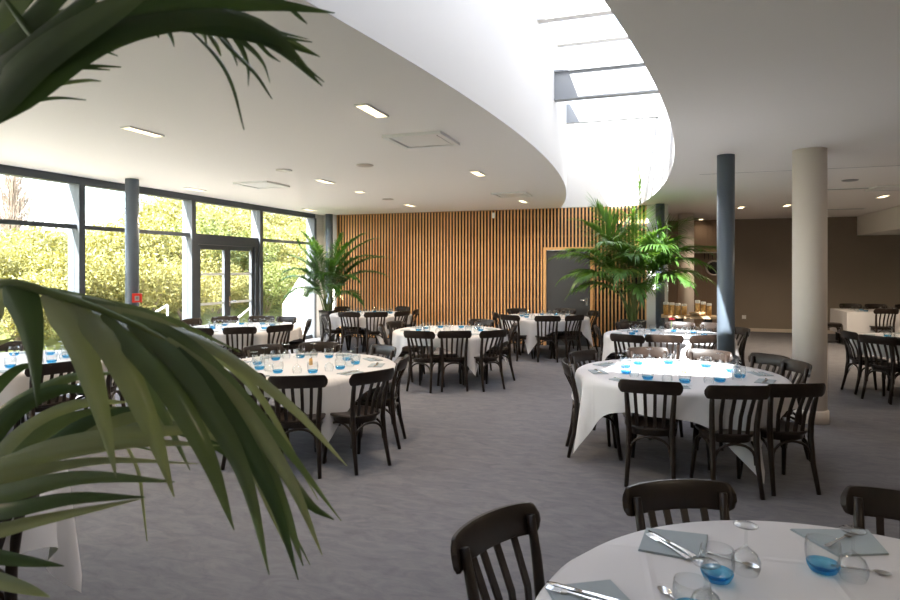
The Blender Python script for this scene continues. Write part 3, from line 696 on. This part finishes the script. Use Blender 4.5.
def frond(parent, pts, n, L, w, droop, m, rnd, start=.25, clamp=None, angle=(60, 25), rr=.012, lift=.25, sides=(-1, 1), lenf=None, seg=7, upv=None, name='frond', stem=None, tipn=3):
    path = cat(pts, 8); acc = [0]
    for a, b in zip(path, path[1:]): acc.append(acc[-1]+(b-a).length)
    tot = acc[-1]
    def pt(t):
        q = t*tot
        for i in range(len(acc)-1):
            if acc[i+1] >= q: break
        f = (q-acc[i])/max(1e-6, acc[i+1]-acc[i]); return path[i].lerp(path[i+1], f), (path[i+1]-path[i]).normalized()
    st = MB().tube(path, [rr*(1-.8*i/(len(path)-1)) for i in range(len(path))], 6).build(name, stem or M['stem'], parent)
    mb = MB(); mb.raw = True
    for i in range(n):
        t = start+(1-start)*(i+.5)/n; u = (t-start)/(1-start); p, T_ = pt(min(t, .999))
        upx = upv or Vector((0, 0, 1)); S = T_.cross(upx)
        if S.length < .1: S = T_.cross(Vector((0, 1, 0)))
        S.normalize(); N = S.cross(T_)
        for s in sides:
            an = math.radians(angle[0]+(angle[1]-angle[0])*u+rnd.uniform(-6, 6))
            dv = T_*math.cos(an)+S*s*math.sin(an)+N*lift*rnd.uniform(.4, 1.2)
            lf = lenf(u) if lenf else (.55+.45*math.sin(PI*min(1, u*1.15+.12)))*(1-.35*u)
            leaflet(mb, p, dv, L*lf*rnd.uniform(.9, 1.1), w*rnd.uniform(.85, 1.1), droop*rnd.uniform(.7, 1.3), rnd, seg)
    p, T_ = pt(.998)
    for k in range(tipn): leaflet(mb, p, T_+Vector((rnd.uniform(-.15, .15), rnd.uniform(-.15, .15), rnd.uniform(-.1, .1))), L*.6, w*.8, droop, rnd, seg)
    if clamp: mb.v = [clamp(v) for v in mb.v]
    mb.build('leaflets', m, st)
    return st
def planter(t, r, h):
    MB().lathe([(r*.72, 0), (r*.78, .01), (r, h-.02), (r, h), (r*.92, h), (r*.9, h-.05)], 32, caps=False).build('pot', M['pot'], t)
    MB().lathe([(.001, h-.055), (r*.9, h-.05), (.001, h-.045)], 24, caps=False).build('soil', M['earth'], t)
    MB().lathe([(.001, .0), (r*.72, .001)], 24, caps=False).build('pot_base', M['pot'], t)

# foreground kentia
rn = random.Random(11)
base = at(-175, 560, 1.25); base.z = 0
fg = thing('potted_palm', 'large dark kentia palm in the left foreground, fronds crossing the picture', 'potted plant', base)
planter(fg, .24, .45)
def loc(px, py, d): return at(px, py, d)-base
R0 = Vector((0, 0, .42))
def fg_leaf(mb, pts, w, rnd=rn, tones=(0, 0, 1, 2)):      # one leaflet through given points of the plant, broad and folded along its midrib
    P = cat(pts, 5); n = len(P)-1; vs = []; fs = []; roll = rnd.uniform(-.7, .7); k = rnd.uniform(.25, .6)
    up = Vector((.5, -.75, .35)).normalized()
    for i, p in enumerate(P):
        t = i/n; T_ = (P[min(i+1, n)]-P[max(i-1, 0)]).normalized(); S = T_.cross(up).normalized(); S = Matrix.Rotation(roll+.5*t, 3, T_) @ S; N = S.cross(T_)
        wd = w*.5*min(1, (t+.05)*4)**.6*(1-t**2.4)+.0008
        vs += [p-S*wd-N*wd*k, p-S*wd*.5-N*wd*k*.4, p, p+S*wd*.5-N*wd*k*.4, p+S*wd-N*wd*k]
        if i < n:
            o = i*5; fs += [(o+j, o+j+1, o+j+6, o+j+5) for j in range(4)]
    mb.mi = getattr(mb, 'mi', [])+[rnd.choice(tones)]*len(fs)
    mb.add(vs, fs, True)
def fg_frond(pix, leaves, rr=.012, wk=1, dy=0, tones=(0, 1, 1, 2)):
    P = [R0, *[loc(p[0], p[1]+dy, p[2]) for p in pix]]; path = cat(P, 8)
    st = MB().tube(path, [rr*(1-.75*i/(len(path)-1)) for i in range(len(path))], 8).build('frond', M['stem'], fg)
    mb = MB(); mb.raw = True
    for pts, w in leaves: fg_leaf(mb, [loc(p[0], p[1]+dy, p[2]) for p in pts], w*wk, tones=tones)
    lo = mb.build('leaflets', [M['palm'], M['palm2'], M['palm3']], st); lo.data.polygons.foreach_set('material_index', mb.mi)
# frond arching across the middle
fg_frond([(-130, 420, 1.15), (-70, 315, 1.08), (0, 284, 1.02), (60, 296, 1.0), (120, 318, 1.0), (180, 350, 1.02), (225, 390, 1.05)], [
    ([(8, 282, 1.01), (20, 300, .99), (30, 340, .97), (37, 408, .98)], .066), ([(45, 292, 1.0), (72, 330, .97), (95, 400, .97), (116, 478, .99)], .062),
    ([(75, 300, 1.0), (112, 345, .97), (148, 420, .97), (174, 497, .99)], .058), ([(105, 312, 1.0), (160, 372, .98), (205, 450, .98), (234, 530, 1.0)], .055),
    ([(130, 322, 1.0), (190, 385, .99), (240, 470, .99), (269, 575, 1.01)], .052), ([(150, 332, 1.01), (215, 400, 1.0), (268, 490, 1.0), (298, 580, 1.02)], .048),
    ([(165, 340, 1.01), (230, 400, 1.02), (285, 475, 1.02), (322, 555, 1.04)], .044), ([(120, 316, 1.04), (190, 350, 1.08), (265, 425, 1.1), (341, 521, 1.12)], .040),
    ([(130, 318, 1.06), (210, 345, 1.1), (290, 405, 1.13), (347, 466, 1.15)], .032), ([(95, 306, 1.05), (170, 330, 1.1), (250, 385, 1.15), (318, 500, 1.15)], .030),
    ([(60, 296, 1.04), (130, 322, 1.12), (215, 400, 1.14), (285, 545, 1.12)], .046), ([(80, 300, 1.06), (150, 335, 1.12), (240, 440, 1.15), (310, 565, 1.12)], .044),
    ([(20, 285, 1.05), (90, 300, 1.15), (165, 318, 1.2), (240, 352, 1.25)], .022), ([(0, 285, 1.08), (-20, 340, 1.1), (-30, 400, 1.1)], .06),
    ([(178, 349, 1.02), (240, 415, 1.03), (280, 500, 1.03), (303, 566, 1.05)], .042), ([(200, 365, 1.03), (255, 430, 1.03), (305, 500, 1.04), (334, 520, 1.06)], .03),
    ([(40, 290, 1.06), (90, 318, 1.12), (150, 390, 1.13), (190, 470, 1.12)], .04)], wk=.80)
# lower frond, reaching right and up
fg_frond([(-150, 540, 1.22), (-90, 505, 1.15), (-20, 470, 1.12), (40, 448, 1.12), (110, 432, 1.15), (165, 428, 1.18)], [
    ([(-60, 490, 1.13), (-10, 420, 1.2), (60, 380, 1.28), (120, 372, 1.33)], .05), ([(-40, 480, 1.13), (10, 415, 1.2), (60, 390, 1.25), (105, 395, 1.3)], .05),
    ([(-15, 468, 1.12), (25, 430, 1.18), (75, 405, 1.22), (130, 402, 1.27)], .048), ([(10, 460, 1.12), (60, 425, 1.17), (115, 412, 1.22), (175, 415, 1.27)], .046),
    ([(40, 448, 1.12), (95, 420, 1.17), (150, 412, 1.2), (215, 425, 1.25)], .044), ([(80, 438, 1.14), (135, 418, 1.18), (190, 420, 1.22), (248, 440, 1.27)], .04),
    ([(-90, 505, 1.15), (-40, 430, 1.25), (10, 375, 1.33), (40, 362, 1.36)], .05), ([(-100, 510, 1.15), (-70, 420, 1.25), (-30, 360, 1.33), (20, 335, 1.38)], .05),
    ([(110, 432, 1.15), (165, 426, 1.17), (220, 440, 1.2), (262, 470, 1.22)], .036), ([(140, 430, 1.17), (180, 430, 1.18), (225, 452, 1.2), (240, 478, 1.2)], .03),
    ([(-20, 472, 1.1), (60, 445, 1.08), (150, 432, 1.08), (250, 430, 1.1)], .045), ([(-50, 488, 1.1), (30, 462, 1.06), (130, 446, 1.06), (225, 446, 1.08)], .048),
    ([(-70, 500, 1.1), (10, 478, 1.05), (100, 462, 1.05), (200, 464, 1.06)], .046), ([(-90, 510, 1.1), (0, 494, 1.04), (80, 478, 1.03), (175, 482, 1.05)], .05),
    ([(-110, 520, 1.1), (-10, 512, 1.02), (70, 498, 1.02), (145, 497, 1.04)], .048), ([(-110, 530, 1.12), (-20, 532, 1.04), (40, 520, 1.02), (140, 499, 1.03)], .04),
    ([(-40, 484, 1.2), (20, 452, 1.28), (90, 440, 1.34), (160, 452, 1.38)], .04), ([(120, 432, 1.2), (138, 470, 1.2), (143, 505, 1.2), (147, 541, 1.2)], .008)], wk=.68)
# low young frond whose tips only show
fg_frond([(-150, 585, 1.2), (-90, 555, 1.15), (-40, 556, 1.12)], [([(-90, 552, 1.15), (-30, 552, 1.1), (20, 560, 1.08), (64, 566, 1.08)], .03), ([(-90, 575, 1.15), (-20, 577, 1.1), (20, 587, 1.08), (50, 597, 1.08)], .03), ([(-80, 590, 1.15), (-20, 600, 1.1), (40, 640, 1.1)], .03)], .008)
# high frond arching over the top left
fg_frond([(-160, 330, 1.2), (-120, 220, 1.1), (-50, 110, 1.0), (30, 35, .95), (110, 10, .95), (190, -2, .98), (250, 0, 1.02)], [
    ([(-60, 120, .98), (10, 85, .9), (80, 45, .88), (175, 22, .92), (260, 30, .97), (322, 92, 1.03)], .085), ([(-60, 150, .98), (20, 100, .9), (100, 45, .9), (180, 26, .94), (250, 38, .98), (318, 62, 1.02)], .07),
    ([(-40, 110, .96), (30, 60, .9), (110, 22, .9), (200, 8, .94), (270, 10, 1.0), (335, 19, 1.06)], .075), ([(-80, 160, 1.0), (-20, 115, .9), (40, 60, .86), (120, 10, .86), (180, -30, .9)], .09),
    ([(-80, 120, 1.0), (-10, 70, .9), (60, 20, .86), (120, -20, .86)], .10), ([(-70, 90, 1.0), (0, 40, .92), (50, 0, .9), (100, -40, .9)], .10), ([(-90, 170, 1.02), (-40, 120, .95), (10, 70, .92), (60, -10, .9)], .09),
    ([(-60, 70, 1.0), (0, 20, .95), (40, -30, .95)], .10), ([(-80, 190, 1.02), (-30, 140, .96), (20, 90, .93), (90, 50, .93), (150, 20, .95)], .06),
    ([(-60, 40, 1.05), (0, 10, 1.0), (50, -30, 1.0)], .11), ([(-100, 150, 1.05), (-30, 60, 1.0), (30, 0, 1.0)], .12), ([(-90, 100, 1.06), (-20, 20, 1.02), (30, -30, 1.0)], .12),
    ([(60, 40, .95), (130, 28, .96), (210, 28, .98), (270, 40, 1.0), (312, 48, 1.03)], .03), ([(120, 12, .96), (190, 22, .98), (255, 32, 1.0), (308, 45, 1.03)], .028),
    ([(150, 18, .97), (210, 32, .98), (270, 52, 1.0), (319, 90, 1.02)], .022), ([(140, 30, .97), (200, 35, .98), (275, 52, 1.0), (324, 88, 1.03)], .02), ([(205, 24, .99), (255, 30, 1.0), (290, 48, 1.02), (320, 63, 1.04)], .026),
    ([(185, 30, 1.0), (215, 60, 1.0), (232, 90, 1.0), (244, 136, 1.0)], .012), ([(210, 32, 1.0), (235, 58, 1.0), (256, 80, 1.0), (272, 105, 1.0)], .015), ([(222, 34, 1.0), (245, 50, 1.0), (262, 68, 1.0), (270, 89, 1.0)], .014),
    ([(228, 34, 1.02), (240, 52, 1.02), (247, 72, 1.02), (248, 92, 1.02)], .014), ([(216, 34, 1.02), (225, 48, 1.02), (232, 58, 1.02), (237, 72, 1.02)], .016), ([(205, 33, 1.02), (212, 43, 1.02), (217, 52, 1.02), (221, 62, 1.02)], .015),
    ([(196, 32, 1.02), (203, 40, 1.02), (207, 54, 1.02)], .014), ([(164, 30, 1.02), (170, 42, 1.02), (174, 53, 1.02)], .014), ([(150, 28, 1.02), (155, 36, 1.02), (159, 44, 1.02)], .012), ([(133, 34, 1.02), (135, 42, 1.02)], .010),
    ([(240, 34, 1.02), (255, 46, 1.02), (268, 60, 1.02), (280, 68, 1.02)], .012), ([(270, 2, 1.02), (285, 10, 1.02), (298, 22, 1.03), (307, 30, 1.04)], .014),
    ([(20, 112, 1.05), (50, 92, 1.06), (85, 86, 1.08), (101, 87, 1.1)], .013), ([(20, 105, 1.05), (55, 78, 1.06), (90, 72, 1.08), (121, 73, 1.1)], .014), ([(40, 80, 1.05), (60, 74, 1.06), (85, 74, 1.08), (110, 76, 1.1)], .010),
    ([(5, 116, 1.05), (35, 107, 1.06), (60, 104, 1.08), (86, 106, 1.1)], .010), ([(70, 54, 1.04), (95, 54, 1.06), (118, 62, 1.08)], .012), ([(60, 62, 1.04), (90, 58, 1.06), (114, 57, 1.08)], .010), ([(52, 66, 1.04), (70, 62, 1.06), (84, 61, 1.08)], .010),
    ([(18, 100, 1.05), (26, 101, 1.05), (31, 106, 1.05)], .02), ([(4, 112, 1.05), (10, 116, 1.05), (17, 122, 1.05)], .02), ([(5, 5, .9), (30, 40, .9), (50, 60, .9), (57, 68, .9)], .016)], .014, wk=.62, dy=-6, tones=(0, 2, 2, 2))

# corner areca palm
def palm(loc_, label, r, h, spec, L, w, m, seed, name='potted_palm', droop=.5, n=26, stemh=.5, angle=(58, 22), start=.3, clamp=None):
    rnd = random.Random(seed); t = thing(name, label, 'potted plant', loc_)
    planter(t, r, h)
    for az, tilt, length, bend in spec:
        a = math.radians(az); o = Vector((math.cos(a), math.sin(a), 0)); b = Vector((rnd.uniform(-.07, .07), rnd.uniform(-.07, .07), h-.05))
        th = math.radians(tilt); P = [b]; d = o*math.sin(th*.45)+Vector((0, 0, math.cos(th*.45))); p = b.copy(); k = 7
        for i in range(k):
            f = (i+1)/k; ang = th*(.35+.65*f)+math.radians(bend)*f*f
            p = p+(o*math.sin(ang)+Vector((0, 0, math.cos(ang))))*(length/k); P.append(p.copy())
        frond(t, P, n, L, w, droop*(.25 if tilt < 17 and bend < 37 and loc_[0] > -2 else 1), m, rnd, start, clamp, angle, .014, upv=Vector((0, -1, .05)) if tilt < 17 and loc_[0] > -2 else None)
    return t
def c1(v): return (max(v[0], -.55), min(v[1], .78), v[2])
palm((-7.32, 12.72, 0), 'bushy green areca palm in a dark planter in the back left corner', .21, .72,
     [(-10, 30, 2.1, 60), (25, 18, 2.1, 44), (60, 14, 1.9, 34), (-60, 30, 1.9, 55), (-100, 38, 1.8, 60), (-130, 26, 1.9, 52), (-75, 20, 2.1, 44), (-115, 48, 1.7, 60), (-30, 48, 1.7, 55), (-80, 60, 1.4, 60), (0, 12, 2.1, 45), (-50, 56, 1.5, 60), (-45, 14, 2.05, 40),
      (10, 44, 1.8, 58), (-95, 12, 2.0, 36), (-65, 44, 1.8, 62), (-120, 58, 1.4, 66), (-20, 66, 1.3, 60), (20, 30, 1.9, 50), (-150, 16, 1.9, 34)],
       .46, .032, M['areca'], 21, n=42, start=.36, clamp=c1)
def c2(v):
    x, y, z = v; y = min(y, .78)
    if z > 2.98: x = min(max(x, -1.28), .16)
    return (x, y, z)
palm((-.42, 12.72, 0), 'tall bright palm in a dark pot before the slatted wall, sunlit fronds reaching the skylight', .26, .68,
     [(20, 2, 2.75, 3), (182, 16, 2.45, 16), (195, 14, 2.3, 40), (-10, 24, 2.3, 66), (-28, 30, 2.2, 76), (-70, 24, 2.3, 66), (-110, 20, 2.3, 66), (190, 26, 2.1, 64), (170, 10, 2.4, 22), (8, 12, 2.35, 46), (-45, 40, 1.8, 70), (-130, 38, 1.8, 70), (-90, 8, 2.3, 40),
      (-100, 34, 1.9, 74), (-60, 10, 2.1, 50), (200, 34, 1.8, 70), (-5, 36, 1.9, 74), (-150, 20, 2.1, 64), (-80, 44, 1.6, 74), (-30, 12, 2.0, 54), (-165, 44, 1.5, 66), (-20, 20, 2.1, 66), (-120, 10, 2.0, 50), (-85, 22, 2.0, 66)],
     .70, .042, M['kentia'], 5, n=34, start=.50, droop=.75, clamp=c2)

# ------------------------------------------------------------------ outside
struct('trim_terrace', MB().box(-9.9, XW-.16, -6, 20, -.12, -.02), M['paving'])
def lerp_t(x, tab):
    if x <= tab[0][0]: return tab[0][1]
    for (a, b), (c, d) in zip(tab, tab[1:]):
        if x <= c: return b+(d-b)*(x-a)/(c-a)
    return tab[-1][1]
def hedge_top(x, y):          # the planted bank is low at the near end and rises towards the back of the house
    return 1.62+lerp_t(y/abs(x), [(.6, .062), (.78, .072), (.90, .080), (1.0, .105), (1.1, .15), (1.3, .19)])*math.hypot(x, y)
def bank_z(x, y):
    i = (-9.9-x)/1.6; return min((1-math.exp(-max(0, i)*.35))*2.6, max(0, hedge_top(x, y)-1.3))-.17
mb = MB(); nx, ny = 14, 40; vs = []; fs = []
for j in range(ny+1):
    for i in range(nx+1):
        x = -9.9-i*1.6; y = -14+j*1.3; vs.append((x, y, bank_z(x, y)+.12+.08*math.sin(i*1.7+j*.9)))
for j in range(ny):
    for i in range(nx): o = j*(nx+1)+i; fs.append((o, o+1, o+nx+2, o+nx+1))
mb.add(vs, fs, True); struct('ground_bank', mb, M['soil'])
P_ = [(-8.16, -.02), (-9.05, -.02), (-9.05, .80), (-8.85, 1.05), (-8.55, 1.5), (-8.16, 1.62)]
struct('wall_wing', MB().add([(x, y, z) for y in (13.45, 13.62) for x, z in P_], [tuple(range(6)), tuple(range(11, 5, -1))]+[(i, 6+i, 6+(i+1) % 6, (i+1) % 6) for i in range(6)]), mat('exterior render', (.42, .42, .42), .9))
# handrail
t = thing('handrail', 'pale galvanised steel handrail outside the window, behind the slim left column', 'handrail', (-9.0, 8.2, -.02))
p1, p2 = onx(143, 320, -9.0), onx(167.5, 305, -9.0); b_ = Vector((-9.0, 8.2, -.02))
for q in (p1, p2): MB().tube([(0, q.y-8.2, 0), Vector(q)-b_], .022, 10).build('post', M['rail'], t)
MB().tube([p1-b_, p2-b_], .022, 10).build('top_rail', M['rail'], t)
t = thing('handrail', 'pale steel handrail outside the glass door leaf', 'handrail', (-9.0, 11.1, -.02)); b_ = Vector((-9.0, 11.1, -.02))
p1, p2 = onx(238, 318, -9.0), onx(251, 307, -9.0)
for q in (p1, p2): MB().tube([(0, q.y-11.1, 0), Vector(q)-b_], .022, 10).build('post', M['rail'], t)
MB().tube([p1-b_, p2-b_], .022, 10).build('top_rail', M['rail'], t)
# shrubs: leafy crowns on short stems
def shrub_mesh(seed, m, nl, rx, rz_, lw):
    rnd = random.Random(seed); mb = MB(); mb.raw = True; vs = []; fs = []
    lobes = [(Vector((rnd.uniform(-.55, .55)*rx, rnd.uniform(-.55, .55)*rx, rz_*rnd.uniform(.6, 1.35))), rnd.uniform(.45, .75)) for _ in range(9)]
    for i in range(nl):
        c, k = rnd.choice(lobes)
        v = Vector((rnd.gauss(0, 1), rnd.gauss(0, 1), rnd.gauss(0, 1))).normalized()*rnd.uniform(.7, 1.05)*k
        p = c+Vector((v.x*rx, v.y*rx, v.z*rz_))
        if p.z < .02: p.z = rnd.uniform(.02, rz_*.6)
        d = Vector((rnd.gauss(0, 1), rnd.gauss(0, 1), rnd.gauss(.1, .8))).normalized(); s = d.cross(Vector((rnd.gauss(0, 1), rnd.gauss(0, 1), rnd.gauss(0, 1)))).normalized()
        L = lw*rnd.uniform(.7, 1.5); W_ = L*rnd.uniform(.22, .4); o = len(vs)
        vs += [p-d*L/2, p+s*W_/2, p+d*L/2, p-s*W_/2]; fs.append((o, o+1, o+2, o+3))
    mb.add(vs, fs)
    t = thing('shrub', None, 'shrub'); mb.build('foliage', m, t)
    st = MB()
    for k in range(5):
        a = k*1.3; st.tube([(0.05*math.cos(a), .05*math.sin(a), 0), (.25*rx*math.cos(a), .25*rx*math.sin(a), rz_*.6), (.45*rx*math.cos(a+.3), .45*rx*math.sin(a+.3), rz_*1.1)], [.03, .02, .01], 6)
    st.build('stems', M['bark'], t)
    return t
protos = [shrub_mesh(1, M['hedge'], 9000, 1.15, .85, .08), shrub_mesh(2, M['hedge'], 9000, 1.2, .95, .082), shrub_mesh(3, M['hedge2'], 9000, 1.1, .9, .08)]
names = ['pale yellow-green bushy shrub on the bank outside the windows', 'yellow-green rounded shrub on the bank outside the windows', 'deeper green bushy shrub on the bank outside the windows']
usedp = {}; rs = random.Random(9)
spots = []
for (x, y0_, y1_, st, sc) in ((-10.9, 2.2, 21, 1.55, .78), (-12.4, 2.6, 24, 1.6, 1.0), (-14.2, 3.4, 28, 1.8, 1.15), (-16.5, 9.5, 32, 2.2, 1.35)):
    y = y0_
    while y < y1_:
        q = max(.5, min(1.5, (hedge_top(x, y)-bank_z(x, y))/2.15)); spots.append((x+rs.uniform(-.3, .3), y+rs.uniform(-.3, .3), min(q, sc*1.15))); y += st*.92
for i, (x, y, sc) in enumerate(spots):
    k = rs.choice((0, 0, 1, 1, 2)); o = protos[k] if k not in usedp else dup(protos[k]); usedp[k] = 1
    o.location = (x, y, bank_z(x, y)); o.rotation_euler = (0, 0, rs.uniform(0, 6.28)); o.scale = (sc, sc, sc*rs.uniform(.95, 1.25)); o['label'] = names[k]; o['group'] = names[k].replace('shrub', 'shrubs')
for k, p in enumerate(protos):
    if k not in usedp: p.location = (-12, 14+k, 0); p['label'] = names[k]
# bare winter poplar far beyond
p = at(13, 240, 38); tb = thing('bare_tree', 'tall bare winter tree far beyond the windows at the left edge', 'tree', (p.x, p.y, 0))
topz = at(13, 172, 38).z; rb = random.Random(4)
MB().tube([(0, 0, 0), (.1, 0, topz*.4), (0, .05, topz*.75), (.05, 0, topz)], [.22, .15, .08, .01], 8).build('trunk', M['bark'], tb)
mb = MB()
for i in range(420):
    z = topz*rb.uniform(.22, .93); a = rb.uniform(0, 6.28); l = (topz-z)*rb.uniform(.3, .62)+.5; o = Vector((math.cos(a), math.sin(a), 0))
    s0 = Vector((0, 0, z)); mb.tube([s0, s0+o*l*.34+Vector((0, 0, l*.45)), s0+o*l*.50+Vector((0, 0, l))], [.03, .018, .007], 4, caps=False)
mb.build('branches', M['bark'], tb)
# green tree rising behind the bank
p = at(160, 215, 26); tt = thing('leafy_tree', 'darker green leafy tree rising above the hedge bank', 'tree', (p.x, p.y, 1.2))
MB().tube([(0, 0, 0), (0.1, 0, 1.2), (0, 0, 2.6)], [.12, .09, .03], 8).build('trunk', M['bark'], tt)
mb = MB(); mb.raw = True; vs = []; fs = []; rt = random.Random(8)
for i in range(2600):
    c = Vector((rt.gauss(0, .55), rt.gauss(0, .55), 2.3+rt.gauss(0, .5))); d = Vector((rt.gauss(0, 1), rt.gauss(0, 1), rt.gauss(0, 1))).normalized(); s = d.cross(Vector((rt.gauss(0, 1), rt.gauss(0, 1), rt.gauss(0, 1)))).normalized()
    o = len(vs); vs += [c-d*.09, c+s*.04, c+d*.09, c-s*.04]; fs.append((o, o+1, o+2, o+3))
mb.add(vs, fs); mb.build('foliage', M['hedge2'], tt)

# ------------------------------------------------------------------ sky, sun, camera
w = bpy.data.worlds.new('sky'); bpy.context.scene.world = w; w.use_nodes = True; nt = w.node_tree; bg = nt.nodes['Background']
sk = nt.nodes.new('ShaderNodeTexSky'); sk.sky_type = 'NISHITA'; sk.sun_disc = False; sk.sun_elevation = math.radians(39); sk.sun_rotation = math.radians(190); sk.air_density = 1.2; sk.dust_density = 1.5
tc = nt.nodes.new('ShaderNodeTexCoord'); nz = nt.nodes.new('ShaderNodeTexNoise'); nz.inputs['Scale'].default_value = 3.2; nz.inputs['Detail'].default_value = 6
mp = nt.nodes.new('ShaderNodeMapping'); mp.inputs['Scale'].default_value = (1, 1, 2.2); nt.links.new(tc.outputs['Generated'], mp.inputs[0]); nt.links.new(mp.outputs[0], nz.inputs['Vector'])
rp = nt.nodes.new('ShaderNodeValToRGB'); rp.color_ramp.elements[0].position = .40; rp.color_ramp.elements[1].position = .60
nt.links.new(nz.outputs['Fac'], rp.inputs['Fac'])
mx = nt.nodes.new('ShaderNodeMix'); mx.data_type = 'RGBA'; mx.inputs['B'].default_value = (4.2, 4.3, 4.5, 1)
sc_ = nt.nodes.new('ShaderNodeVectorMath'); sc_.operation = 'SCALE'; sc_.inputs['Scale'].default_value = .9
nt.links.new(sk.outputs[0], sc_.inputs[0]); nt.links.new(sc_.outputs[0], mx.inputs['A']); nt.links.new(rp.outputs[0], mx.inputs['Factor'])
nt.links.new(mx.outputs['Result'], bg.inputs['Color']); bg.inputs['Strength'].default_value = .52
sun = bpy.data.lights.new('sun', 'SUN'); sun.energy = 20; sun.angle = math.radians(.6); sun.color = (1, .95, .86)
so = bpy.data.objects.new('sun', sun); C.objects.link(so); so.rotation_euler = Vector((.37, 1.2, -1)).to_track_quat('-Z', 'Y').to_euler()
cam = bpy.data.cameras.new('camera'); co = bpy.data.objects.new('camera', cam); C.objects.link(co)
co.location = (0, 0, CH); co.rotation_euler = (PI/2, 0, YAW); cam.sensor_width = 36; cam.lens = 36*FPX/900; cam.shift_y = -(300-HZ)/900
cam.clip_start = .05; cam.clip_end = 300
cam.dof.use_dof = True; cam.dof.focus_distance = 6; cam.dof.aperture_fstop = 6.3
s = bpy.context.scene; s.camera = co; s.cycles.transparent_max_bounces = 32
s.view_settings.view_transform = 'Standard'; s.view_settings.look = 'None'; s.view_settings.gamma = 1; s.view_settings.exposure = 1.75
